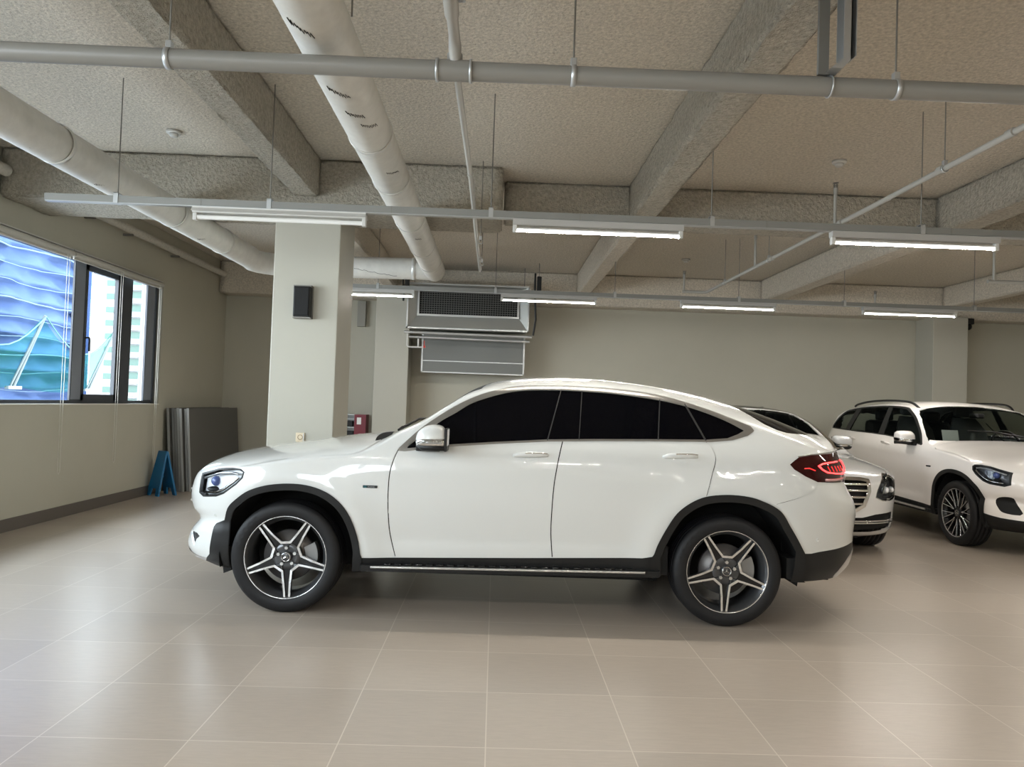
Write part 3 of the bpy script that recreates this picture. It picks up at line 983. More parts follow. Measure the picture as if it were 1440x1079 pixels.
def smooth_line(pts, n=6):
    """Catmull-Rom through the points"""
    P = [np.array(p, float) for p in pts]
    P = [2 * P[0] - P[1]] + P + [2 * P[-1] - P[-2]]
    out = []
    for i in range(1, len(P) - 2):
        a, b, c, d = P[i - 1:i + 3]
        for k in range(n):
            t = k / n
            out.append(tuple(0.5 * (2 * b + (c - a) * t + (2 * a - 5 * b + 4 * c - d) * t * t + (3 * b - a - 3 * c + d) * t ** 3)))
    out.append(tuple(P[-2]))
    return out


def ribbon(pts, w):
    P = np.array(pts, float)
    d = np.gradient(P, axis=0)
    d /= np.linalg.norm(d, axis=1)[:, None] + 1e-9
    n = np.stack([-d[:, 1], d[:, 0]], 1) * w / 2
    return [tuple(p) for p in P + n] + [tuple(p) for p in (P - n)[::-1]]


class Body:
    """car skin: half width y as a function over the side silhouette, x to the rear, z up"""
    A, Bq = 0.16, 0.07
    AT, BT = 0.32, 0.15

    def __init__(s, top, bot, front, rear, width, crown, fa=(0.75, 2.4), ra=(0.8, 2.6), arches=(), bulge=0.016, lines=()):
        s.x0t, s.x1t = top[0][0], top[-1][0]
        s.x0b, s.x1b = bot[0][0], bot[-1][0]
        s.ft = pchip(*zip(*top))
        s.fb = pchip(*zip(*bot))
        s.z0f, s.z1f = front[0][1], front[-1][1]
        s.z0r, s.z1r = rear[0][1], rear[-1][1]
        s.ff = pchip([p[1] for p in front], [p[0] for p in front])
        s.fr = pchip([p[1] for p in rear], [p[0] for p in rear])
        s.w = pchip(*zip(*width))
        s.cr = pchip(*zip(*crown))
        s.fa, s.ra = fa, ra
        s.arches, s.bulge, s.lines = arches, bulge, lines

    def xz(s, p, q):
        Tx = s.x0t + (s.x1t - s.x0t) * p
        Tz = s.ft(Tx)
        Bx = s.x0b + (s.x1b - s.x0b) * p
        Bz = s.fb(Bx)
        Fz = s.z0f + (s.z1f - s.z0f) * q
        Fx = s.ff(Fz)
        Rz = s.z0r + (s.z1r - s.z0r) * q
        Rx = s.fr(Rz)
        c00, c10, c01, c11 = (s.x0b, s.z0f), (s.x1b, s.z0r), (s.x0t, s.z1f), (s.x1t, s.z1r)
        X = (1 - q) * Bx + q * Tx + (1 - p) * Fx + p * Rx - ((1 - p) * (1 - q) * c00[0] + p * (1 - q) * c10[0] + (1 - p) * q * c01[0] + p * q * c11[0])
        Z = (1 - q) * Bz + q * Tz + (1 - p) * Fz + p * Rz - ((1 - p) * (1 - q) * c00[1] + p * (1 - q) * c10[1] + (1 - p) * q * c01[1] + p * q * c11[1])
        return X, Z, X - Fx, Rx - X, Tz - Z, Tx

    @staticmethod
    def E(d, a, n):
        u = np.clip(d / a, 0, 1)
        return np.maximum(0, 1 - (1 - u) ** n) ** (1 / n)

    def pos(s, p, q):
        X, Z, df, dr, dt, Tx = s.xz(p, q)
        y = s.w(Z)
        y = y * s.E(df, *s.fa) * s.E(dr, *s.ra) * s.E(dt, s.cr(X), 2.0)
        for ax, az, R in s.arches:
            r = np.hypot(X - ax, Z - az)
            y = y + s.bulge * np.exp(-((r - R) / 0.10) ** 2) * (Z < az + R + 0.15)
        for (x0, z0, x1, z1, dep, wid) in s.lines:      # character lines pressed into the flanks
            zl = z0 + (z1 - z0) * (X - x0) / (x1 - x0)
            fade = np.clip((X - x0) / 0.25, 0, 1) * np.clip((x1 - X) / 0.25, 0, 1)
            u = (Z - zl) / wid
            y = y + dep * fade * np.where(u < 0, np.exp(-(u / 0.35) ** 2), np.exp(-(u / 1.6) ** 2))
        return np.stack([X, y, Z], -1)

    # warped parameters (s, r) -> (p, q): dense near nose, tail and crown
    def warp(s, a, r):
        a = np.clip(a, 0, 1)
        r = np.clip(r, 0, 1)
        A, B = s.A, s.Bq
        p = np.where(a < A, B * (a / A) ** 2.2, np.where(a > 1 - A, 1 - B * ((1 - np.minimum(a, 1)) / A) ** 2.2, B + (1 - 2 * B) * (a - A) / (1 - 2 * A)))
        AT, BT = s.AT, s.BT
        q = np.where(r > 1 - AT, 1 - BT * ((1 - r) / AT) ** 2.0, (1 - BT) * r / (1 - AT))
        return p, q

    def unwarp(s, p, q):
        A, B = s.A, s.Bq
        p = np.clip(p, 0, 1)
        q = np.clip(q, 0, 1)
        a = np.where(p < B, A * (p / B) ** (1 / 2.2), np.where(p > 1 - B, 1 - A * ((1 - p) / B) ** (1 / 2.2), A + (1 - 2 * A) * (p - B) / (1 - 2 * B)))
        AT, BT = s.AT, s.BT
        r = np.where(q > 1 - BT, 1 - AT * np.sqrt((1 - q) / BT), (1 - AT) * q / (1 - BT))
        return a, r

    def inv(s, x, z):
        """(x, z) -> (p, q) and a mask of the points that lie on the skin"""
        x = np.asarray(x, float)
        z = np.asarray(z, float)
        p = np.clip((x - s.x0t) / (s.x1t - s.x0t), 0.01, 0.99)
        q = np.full_like(p, 0.5)
        e = 1e-4
        for _ in range(60):
            X, Z = s.xz(p, q)[:2]
            dx, dz = x - X, z - Z
            p2 = np.where(p > 0.5, p - e, p + e)
            q2 = np.where(q > 0.5, q - e, q + e)
            Xp, Zp = s.xz(p2, q)[:2]
            Xq, Zq = s.xz(p, q2)[:2]
            a, c = (Xp - X) / (p2 - p), (Zp - Z) / (p2 - p)
            b, d = (Xq - X) / (q2 - q), (Zq - Z) / (q2 - q)
            det = a * d - b * c
            det = np.where(abs(det) < 1e-6, 1e-6, det)
            p = np.clip(p + 0.7 * (d * dx - b * dz) / det, 0, 1)
            q = np.clip(q + 0.7 * (-c * dx + a * dz) / det, 0, 1)
        X, Z = s.xz(p, q)[:2]
        return p, q, np.hypot(X - x, Z - z) < 2e-3

    def inv_front(s, y, z):
        """(y, z) on the nose -> (p, q)"""
        y = np.asarray(y, float)
        z = np.asarray(z, float)
        lo = np.zeros_like(y)
        hi = np.full_like(y, 0.12)
        q = np.full_like(y, 0.5)
        for _ in range(40):
            p = (lo + hi) / 2
            for _k in range(3):
                Z = s.xz(p, q)[1]
                Z2 = s.xz(p, q + 1e-4)[1]
                q = np.clip(q + (z - Z) / ((Z2 - Z) / 1e-4 + 1e-9), 0, 1)
            Y = s.pos(p, q)[..., 1]
            lo = np.where(Y < y, p, lo)
            hi = np.where(Y < y, hi, p)
        ok = (abs(s.pos(p, q)[..., 1] - y) < 4e-3) & (abs(s.xz(p, q)[1] - z) < 3e-3)
        return p, q, ok

    def inv_top(s, x, y):
        """(x, y) in plan on the upper skin -> (p, q)"""
        x = np.asarray(x, float)
        y = np.asarray(y, float)
        lo = np.full_like(x, 0.55)
        hi = np.ones_like(x)
        p = np.clip((x - s.x0t) / (s.x1t - s.x0t), 0.001, 0.999)
        for _ in range(45):
            q = (lo + hi) / 2
            for _k in range(3):
                X = s.xz(p, q)[0]
                X2 = s.xz(p + 1e-4, q)[0]
                p = np.clip(p + (x - X) / ((X2 - X) / 1e-4 + 1e-9), 0, 1)
            Y = s.pos(p, q)[..., 1]
            lo = np.where(Y > y, q, lo)
            hi = np.where(Y > y, hi, q)
        q = np.where(y <= 1e-6, 1.0, q)
        c = s.pos(p, q)
        return p, q, (abs(c[..., 1] - y) < 6e-3) & (abs(c[..., 0] - x) < 4e-3)

    def normal(s, p, q):
        a, r = s.unwarp(p, q)
        e = 0.003
        a0, a1 = np.clip(a - e, 0.002, 1), np.clip(a + e, 0, 0.998)
        r0, r1 = np.clip(r - e, 0, 1), np.clip(r + e, 0, 0.998)
        a0 = np.minimum(a0, a1 - e)
        r0 = np.minimum(r0, r1 - e)
        am, rm = (a0 + a1) / 2, (r0 + r1) / 2
        ds = s.pos(*s.warp(a1, rm)) - s.pos(*s.warp(a0, rm))
        dr = s.pos(*s.warp(am, r1)) - s.pos(*s.warp(am, r0))
        n = -np.cross(ds, dr)
        return n / (np.linalg.norm(n, axis=-1)[..., None] + 1e-12)

    def at(s, x, z, off=0.0, side=-1):
        """point and normal on the skin above (x, z)"""
        p, q, _ = s.inv(np.array([x]), np.array([z]))
        c = s.pos(p, q)[0]
        n = s.normal(p, q)[0]
        c = c + n * off
        return Vector((c[0], c[1] * side, c[2])), Vector((n[0], n[1] * side, n[2]))


def cut_panels(B, regions, extra=(), ns=120, nr=46):
    """regions: ordered list of (name, test) with test = dict(poly=[(x, z)], front=[(y, z)], fn=f(x, y, z));
    every triangle of the skin goes to the first region that holds its centre"""
    pts = []
    edges = []
    SX, SR = 4.0, 1.3

    def put(p, q, ok, closed):
        a, r = B.unwarp(p, q)
        prev = first = None
        for i in range(len(p)):
            if not ok[i]:
                prev = None
                continue
            pts.append((float(a[i]) * SX, float(r[i]) * SR))
            k = len(pts) - 1
            if prev is not None:
                edges.append((prev, k))
            if first is None and i == 0:
                first = k
            prev = k
        if closed and prev is not None and first is not None and prev != first:
            edges.append((prev, first))

    def dens(poly, closed, step=0.022):
        out = []
        n = len(poly)
        for i in range(n if closed else n - 1):
            a, b = np.array(poly[i], float), np.array(poly[(i + 1) % n], float)
            k = max(1, int(np.linalg.norm(b - a) / step))
            out += [a + (b - a) * j / k for j in range(k)]
        if not closed:
            out.append(np.array(poly[-1], float))
        return np.array(out)
    for name, t in regions:
        if 'poly' in t:
            d = dens(t['poly'], True)
            put(*B.inv(d[:, 0], d[:, 1]), True)
        if 'front' in t:
            d = dens(t['front'], True)
            put(*B.inv_front(d[:, 0], d[:, 1]), True)
    for ln in extra:
        d = dens(ln, False, 0.02)
        put(*B.inv_top(d[:, 0], d[:, 1]), False)
    nc = len(pts)
    for i in range(ns + 1):
        for j in range(nr + 1):
            jx = 0.5 / ns * (j % 2) if 0 < i < ns else 0
            pts.append(((i / ns + jx) * SX, j / nr * SR))
    co, _, faces, *_ = delaunay_2d_cdt([Vector(p) for p in pts], edges, [], 0, 1e-5)
    ar = np.array([(c.x / SX, c.y / SR) for c in co])
    p, q = B.warp(ar[:, 0], ar[:, 1])
    P = B.pos(p, q)
    Nn = B.normal(p, q)
    F = np.array([f for f in faces if len(f) == 3])
    cen = ar[F].mean(1)
    pc, qc = B.warp(cen[:, 0], cen[:, 1])
    C3 = B.pos(pc, qc)
    left = np.ones(len(F), bool)
    out = {}
    for name, t in regions:
        m = left.copy()
        if 'poly' in t:
            m &= inside(t['poly'], C3[:, 0], C3[:, 2])
        if 'front' in t:
            m &= inside(t['front'], C3[:, 1], C3[:, 2]) & (C3[:, 0] < t.get('xmax', 0.0))
        if 'fn' in t:
            m &= t['fn'](C3[:, 0], C3[:, 1], C3[:, 2])
        left &= ~m
        out.setdefault(name, []).append(F[m])
    return P, Nn, {k: np.concatenate(v) for k, v in out.items()}


def panel_object(name, P, Nn, F, m, parent, sides=(-1,), off=0.0, skirt=0.014, fold_line=True):
    """mesh object of one body panel on the given sides, with turned-in edges"""
    if len(F) == 0:
        return None
    V, T, N3 = [], [], []
    for side in sides:
        used, inv_ = np.unique(F, return_inverse=True)
        f = inv_.reshape(-1, 3)
        pv = P[used] + Nn[used] * off
        nv = Nn[used].copy()
        pv = pv * np.array([1, side, 1])
        nv = nv * np.array([1, side, 1])
        # the centre line keeps a zero sideways normal
        mid = np.abs(pv[:, 1]) < 1e-4
        nv[mid, 1] = 0
        nv /= np.linalg.norm(nv, axis=1)[:, None] + 1e-12
        f = f[:, ::-1] if side > 0 else f
        base = len(V)
        V += [tuple(v) for v in pv]
        N3 += [tuple(v) for v in nv]
        T += [tuple(int(i) + base for i in t) for t in f]
        if skirt:
            cnt = {}
            for t in f:
                for a, b in ((t[0], t[1]), (t[1], t[2]), (t[2], t[0])):
                    cnt[(a, b)] = 1
            rim = [(a, b) for (a, b) in cnt if (b, a) not in cnt and not (mid[a] and mid[b])]
            idx = {}
            for a, b in rim:
                for k in (a, b):
                    if k not in idx:
                        idx[k] = (len(V), len(V) + 1)
                        V.append(tuple(pv[k]))
                        V.append(tuple(pv[k] - nv[k] * skirt))
                        N3.append(tuple(nv[k]))
                        N3.append(tuple(nv[k]))
                T.append((idx[b][0], idx[a][0], idx[a][1], idx[b][1]))
    me = bpy.data.meshes.new(name)
    me.from_pydata(V, [], T)
    me.polygons.foreach_set('use_smooth', [True] * len(T))
    me.update()
    me.normals_split_custom_set_from_vertices(N3)
    return link(name, me, m, parent)


def skin_tube(B, pts, r, side, off=0.004, seg=8, step=0.02):
    out = []
    for i in range(len(pts) - 1):
        a, b = np.array(pts[i]), np.array(pts[i + 1])
        k = max(1, int(np.linalg.norm(b - a) / step))
        out += [a + (b - a) * j / k for j in range(k)]
    out.append(np.array(pts[-1]))
    return MB().tube([B.at(p[0], p[1], off, side)[0] for p in out], r, seg)


def star(mb, c, R, y, th=0.004):
    """three-pointed star in a ring facing -y"""
    for k in range(3):
        a = pi / 2 + k * 2 * pi / 3
        ux, uz = math.cos(a), math.sin(a)
        nx, nz = -uz, ux
        w = R * 0.17
        tip = (c[0] + ux * R, y, c[2] + uz * R)
        l = (c[0] + nx * w - ux * w * .6, y, c[2] + nz * w - uz * w * .6)
        r = (c[0] - nx * w - ux * w * .6, y, c[2] - nz * w - uz * w * .6)
        m = (c[0], y - th, c[2])
        mb.add([tip, l, r, m], [(0, 1, 3), (0, 3, 2), (0, 2, 1)])
    mb.lathe([(R * 0.98, y), (R * 1.13, y), (R * 1.13, y - th), (R * 0.98, y - th)], 32, 'y', c, close=True)
    return mb


def wheel(parent, x, y, side, style, R=0.358, ang=0.0, steer=0.0):
    """wheel with outer face towards -y (side=-1) or +y; x, y give the outer tyre face"""
    W = 0.235
    rim = MB()
    # barrel, lip and well; local y: 0 at the outer face, positive inwards
    rim.lathe([(0.262, 0.012), (0.267, 0.010), (0.269, 0.018), (0.262, 0.026), (0.238, 0.050), (0.232, 0.10), (0.232, W - 0.02), (0.262, W - 0.005), (0.266, W - 0.01)], 64, 'y')
    if style == 'star':
        for k in range(5):
            th = ang + k * 2 * pi / 5
            ca, sa = math.cos(th), math.sin(th)

            def P(al, of, yy):
                return (al * ca - of * sa, yy, al * sa + of * ca)
            prof = [(0.03, 0.040), (0.09, 0.036), (0.17, 0.027), (0.255, 0.0215)]
            fy = [0.040, 0.034, 0.024, 0.020]
            vs = []
            for (al, wd), yy in zip(prof, fy):
                vs += [P(al, -wd, yy), P(al, -wd + 0.009, yy + 0.002), P(al, -wd + 0.014, yy + 0.016), P(al, wd - 0.014, yy + 0.016), P(al, wd - 0.009, yy + 0.002), P(al, wd, yy), P(al, wd * 0.9, yy + 0.045), P(al, -wd * 0.9, yy + 0.045)]
            fs = []
            for i in range(3):
                for j in range(8):
                    rim.cur = 1 if 1 <= j <= 3 else 0
                    rim.add([vs[k] for k in (i * 8 + j, i * 8 + (j + 1) % 8, (i + 1) * 8 + (j + 1) % 8, (i + 1) * 8 + j)], [(0, 1, 2, 3)])
            rim.cur = 0
        rim.lathe([(0, 0.05), (0.055, 0.05), (0.085, 0.044), (0.095, 0.06), (0.095, 0.10), (0, 0.10)], 40, 'y')
        mrim = [m_rim_dark, m_rim_black]
    else:
        for k in range(10):
            th = ang + k * 2 * pi / 10
            for s2 in (-1, 1):
                a2 = th + s2 * 0.15
                p0 = (0.055 * math.cos(th), 0.040, 0.055 * math.sin(th))
                p1 = (0.13 * math.cos(th + s2 * .07), 0.034, 0.13 * math.sin(th + s2 * .07))
                p2 = (0.257 * math.cos(a2), 0.018, 0.257 * math.sin(a2))
                rim.tube([(p[0], p[1] + 0.012, p[2]) for p in (p0, p1, p2)], [0.011, 0.008, 0.008], 6)
        rim.lathe([(0, 0.034), (0.05, 0.034), (0.07, 0.045), (0.07, 0.10), (0, 0.10)], 40, 'y')
        mrim = m_rim_black
    o = rim.build('wheel', mrim, parent)
    # machined faces
    fce = MB()
    if style == 'star':
        for k in range(5):
            th0 = ang + k * 2 * pi / 5
            th1 = th0 + 2 * pi / 5

            def Q(th, al, of, yy):
                return Vector((al * math.cos(th) - of * math.sin(th), yy, al * math.sin(th) + of * math.cos(th)))
            w = 0.0125
            oe = [Q(th0, 0.258, 0.0215, 0.0185), Q(th0, 0.17, 0.027, 0.0225), Q(th0, 0.098, 0.0355, 0.033), Q(th1, 0.098, -0.0355, 0.033), Q(th1, 0.17, -0.027, 0.0225), Q(th1, 0.258, -0.0215, 0.0185)]
            ie = [Q(th0, 0.258, 0.0215 - w, 0.0185), Q(th0, 0.17, 0.027 - w, 0.0225), Q(th0, 0.088, 0.036 - w, 0.034), Q(th1, 0.088, -0.036 + w, 0.034), Q(th1, 0.17, -0.027 + w, 0.0225), Q(th1, 0.258, -0.0215 + w, 0.0185)]
            vs = [v[:] for v in oe + ie] + [(v.x, v.y + 0.01, v.z) for v in oe + ie]
            fs = []
            for i in range(5):
                fs += [(i, i + 1, i + 7, i + 6), (i + 12, i + 18, i + 19, i + 13), (i, i + 12, i + 13, i + 1), (i + 6, i + 7, i + 19, i + 18)]
            fce.add(vs, fs)
    else:
        for k in range(10):
            th = ang + k * 2 * pi / 10
            for s2 in (-1, 1):
                a2 = th + s2 * 0.15
                d0 = Vector((0.075 * math.cos(th + s2 * 0.03), 0.033, 0.075 * math.sin(th + s2 * 0.03)))
                d1 = Vector((0.13 * math.cos(th + s2 * .07), 0.0345, 0.13 * math.sin(th + s2 * .07)))
                d2 = Vector((0.258 * math.cos(a2), 0.017, 0.258 * math.sin(a2)))
                fce.tube([d0, d1, d2], [0.0035, 0.0045, 0.0045], 6)
    fce.lathe([(0.2595, 0.0145), (0.2675, 0.0085), (0.2705, 0.013), (0.264, 0.021)], 72, 'y', close=True)
    fce.build('machined_face', m_rim_bright, o)
    hub = MB().lathe([(0, 0.026), (0.031, 0.026), (0.036, 0.030), (0.036, 0.05)], 32, 'y')
    hub.build('hub_cap', m_rim_dark, o)
    star(MB(), (0, 0, 0), 0.026, 0.0255, 0.003).build('hub_star', m_chrome, o)
    bo = MB()
    for k in range(5):
        a = ang + pi / 5 + k * 2 * pi / 5
        bo.lathe([(0, 0.036), (0.011, 0.036), (0.012, 0.044), (0.012, 0.06)], 6, 'y', (0.056 * math.cos(a), 0, 0.056 * math.sin(a)), smooth=False)
    bo.build('wheel_bolts', m_satin if style == 'star' else m_rim_dark, o)
    ty = MB()
    pr = [(0.262, 0.016), (0.268, 0.008), (0.285, 0.001), (0.312, -0.003), (0.335, 0.003), (R - 0.008, 0.014), (R - 0.002, 0.026)]
    for g in (0.055, 0.10, 0.145, 0.19):
        pr += [(R, g - 0.006), (R - 0.007, g - 0.005), (R - 0.007, g + 0.005), (R, g + 0.006)]
    pr += [(R - 0.004, W - 0.02), (R - 0.02, W - 0.005), (0.31, W + 0.004), (0.266, W - 0.008)]
    ty.lathe(pr, 96, 'y')
    # raised moulding on the sidewall
    for k in range(5):
        a = 2.2 + ang * 0.0 + 0.16 * k
        ty.add([((0.296) * math.cos(a), -0.0035, 0.296 * math.sin(a)), (0.330 * math.cos(a + 0.02), -0.002, 0.330 * math.sin(a + 0.02)), (0.318 * math.cos(a + 0.12), -0.005, 0.318 * math.sin(a + 0.12)), (0.300 * math.cos(a + 0.08), -0.004, 0.300 * math.sin(a + 0.08))], [(0, 1, 2, 3)])
    ty.build('tyre', m_tyre, o)
    dk = MB().lathe([(0.0, 0.10), (0.165, 0.10), (0.165, 0.112), (0.168, 0.125), (0.0, 0.125)], 56, 'y')
    dk.build('brake_disc', m_disc, o)
    cl = MB()
    cp = [(0.115 * math.cos(a), 0.115 * math.sin(a)) for a in np.linspace(-0.45, 0.5, 8)] + [(0.195 * math.cos(a), 0.195 * math.sin(a)) for a in np.linspace(0.5, -0.45, 8)]
    cl.prism(cp, 'y', 0.075, 0.14)
    cl.build('brake_caliper', m_caliper, o)
    o.location = (x, y, R - 0.001)
    o.rotation_euler = (0, 0, (pi if side > 0 else 0) + steer)
    return o


def arch_poly(pts, cx, zb):
    """wheel opening: the points from front foot over the top to the rear foot, closed below"""
    return list(pts) + [(pts[-1][0], zb), (pts[0][0], zb)]


def wheel_well(parent, name, cx, cz, R, y0=0.88, y1=0.42):
    for s in (-1, 1):
        mb = MB()
        vs, fs = [], []
        n = 24
        for i in range(n + 1):
            a = pi * 1.12 * i / n - pi * 0.06
            for y in (y0, y1):
                vs.append((cx + R * math.cos(a), s * y, cz + R * math.sin(a)))
        for i in range(n):
            fs.append((2 * i, 2 * i + 1, 2 * i + 3, 2 * i + 2))
        mb.add(vs, fs, True)
        c = len(vs)
        mb.add([vs[2 * i + 1] for i in range(n + 1)] + [(cx, s * y1, cz)], [(i, i + 1, n + 1) for i in range(n)])
        mb.build(name, m_under, parent, fix=False)


def door_handle(B, x0, x1, z0, z1, side, m, parent):
    """pull handle standing off the skin over a shallow cup"""
    mb = MB()
    n = 12
    rings = []
    for i in range(n + 1):
        t = i / n
        x, z = x0 + (x1 - x0) * t, z0 + (z1 - z0) * t
        c, nn = B.at(x, z, 0, side)
        e = math.sin(pi * min(1, max(0, t))) ** 0.45
        off = 0.008 + 0.030 * e
        h = 0.008 + 0.010 * e
        up = Vector((0, 0, 1))
        ring = []
        for k in range(10):
            a = 2 * pi * k / 10
            ring.append(c + nn * (off - 0.010 + 0.011 * math.cos(a)) + up * (h * math.sin(a)))
        rings.append(ring)
    vs = [v[:] for r in rings for v in r]
    fs = []
    for i in range(n):
        for j in range(10):
            fs.append((i * 10 + j, i * 10 + (j + 1) % 10, (i + 1) * 10 + (j + 1) % 10, (i + 1) * 10 + j))
    fs += [list(range(10)), [n * 10 + k for k in range(10)][::-1]]
    mb.add(vs, fs, True)
    h = mb.build('door_handle', m, parent)
    st = MB()
    c0 = [B.at(x0 + (x1 - x0) * t, z0 + (z1 - z0) * t + 0.006, 0.0, side) for t in (0.35, 0.6, 0.8, 0.97)]
    st.tube([c + n * o_ for (c, n), o_ in zip(c0, (0.0375, 0.038, 0.037, 0.022))], 0.0045, 6)
    st.build('handle_strip', m_chrome, h)
    cup = MB()
    c, nn = B.at(x0 + (x1 - x0) * 0.48, z0 + (z1 - z0) * 0.48 - 0.026, -0.004, side)
    t1 = Vector((1, 0, 0)) - nn * nn.x
    t1.normalize()
    t2 = nn.cross(t1)
    cv, cf = [], []
    for i in range(5):
        for k in range(16):
            a = 2 * pi * k / 16
            rr = i / 4
            cv.append((c + t1 * math.cos(a) * 0.052 * rr + t2 * math.sin(a) * 0.022 * rr + nn * (0.007 - 0.003 * (1 - rr * rr)))[:])
    for i in range(4):
        for k in range(16):
            cf.append((i * 16 + k, i * 16 + (k + 1) % 16, (i + 1) * 16 + (k + 1) % 16, (i + 1) * 16 + k))
    cup.add(cv, cf, True)
    cup.build('handle_cup', m, h)
    return h


def mirror(parent, x, z, y, side, m, rz=0.0, sx=1.0):
    """door mirror: painted cap, chrome band, black foot; y is the inner end"""
    o = MB()
    # lofted cap: sections along y, outline in (x, z)
    prof = [(-0.098, -0.052), (-0.100, 0.0), (-0.080, 0.045), (-0.030, 0.075), (0.030, 0.082), (0.072, 0.066), (0.092, 0.020), (0.092, -0.052)]
    prof = smooth_line(prof, 4)

    def loft(mb, prof, ys, sc):
        n = len(prof)
        vs, fs = [], []
        for yy, k in zip(ys, sc):
            vs += [(px * k[0] + k[2], side * yy, pz * k[1] + k[3]) for px, pz in prof]
        for i in range(len(ys) - 1):
            for j in range(n):
                fs.append((i * n + j, i * n + (j + 1) % n, (i + 1) * n + (j + 1) % n, (i + 1) * n + j))
        fs += [list(range(n)), [(len(ys) - 1) * n + j for j in range(n)][::-1]]
        mb.add(vs, fs, True)
        return mb
    ys = [0.045, 0.07, 0.13, 0.19, 0.225, 0.24]
    sc = [(0.80, 0.86, 0.012, -0.004), (0.94, 0.97, 0.004, 0), (1, 1, 0, 0), (0.97, 0.98, 0, 0), (0.86, 0.9, 0.004, 0), (0.66, 0.72, 0.01, 0)]
    cap = loft(MB(), prof, ys, sc).build('side_mirror', m, parent)
    band_ = [(-0.096, -0.058), (-0.102, -0.030), (-0.098, -0.014), (0.0, -0.010), (0.094, -0.006), (0.094, -0.058)]
    loft(MB(), band_, ys, [(k[0] * 1.012, k[1] * 1.0, k[2], k[3]) for k in sc]).build('chrome_band', m_chrome, cap)
    f = loft(MB(), [(-0.06, -0.085), (-0.10, -0.058), (0.098, -0.058), (0.100, -0.085)], ys[:5], sc[:5])
    f.box((0.084, side * 0.05, -0.085), (0.102, side * 0.225, 0.06), 0.004)
    f.box((-0.11, side * -0.02, -0.095), (0.05, side * 0.09, -0.062), 0.008)
    f.build('mirror_foot', m_clad, cap)
    g = MB().box((0.1015, side * 0.06, -0.05), (0.1035, side * 0.215, 0.055), 0.001)
    g.build('mirror_glass', m_reflector, cap)
    cap.location = (x, y * 1.0, z)
    cap.rotation_euler = (0, 0, rz)
    cap.scale = (sx, 1, 1)
    return cap


def underbody(parent, x0, x1, hw=0.78, z0=0.20, z1=0.5, fa=0.0, ra=2.87):
    """dark floor pan between the wheels, with shut ends"""
    mb = MB()
    mb.box((fa + 0.42, -hw + 0.16, z0 + 0.02), (ra - 0.42, hw - 0.16, z1))
    mb.box((fa + 0.40, -hw - 0.08, z0 + 0.11), (ra - 0.40, hw + 0.08, z1))
    mb.box((x0, -0.42, z0 + 0.02), (x1, 0.42, z1))
    mb.box((x0 + 0.16, -hw * 0.62, z0 + 0.05), (fa - 0.43, hw * 0.62, z1 + 0.1))
    mb.box((ra + 0.43, -hw * 0.80, z0 + 0.1), (x1 - 0.22, hw * 0.80, z1 + 0.1))
    return mb.build('underbody', m_under, parent)


def inner_skin(B, parent, zmax_fn, off=0.022, cut=()):
    """dark inner shell seen through the shut lines"""
    n, mm = 70, 26
    a, r = np.meshgrid(np.linspace(0, 1, n), np.linspace(0, 1, mm), indexing='ij')
    p, q = B.warp(a, r)
    P = B.pos(p, q) - B.normal(p, q) * off
    V, F = [], []
    for side in (-1, 1):
        b = len(V)
        V += [(v[0], max(0, v[1]) * side, v[2]) for v in P.reshape(-1, 3)]
        for i in range(n - 1):
            for j in range(mm - 1):
                c = (P[i, j] + P[i + 1, j + 1]) / 2
                if any(math.hypot(c[0] - cx, c[2] - cz) < R and c[1] > 0.4 for cx, cz, R in cut):
                    continue
                if c[2] > zmax_fn(c[0]):
                    continue
                F.append((b + i * mm + j, b + (i + 1) * mm + j, b + (i + 1) * mm + j + 1, b + i * mm + j + 1))
    me = bpy.data.meshes.new('inner_shell')
    me.from_pydata(V, [], F)
    return link('inner_shell', me, m_under, parent)


SIDES = (-1, 1)


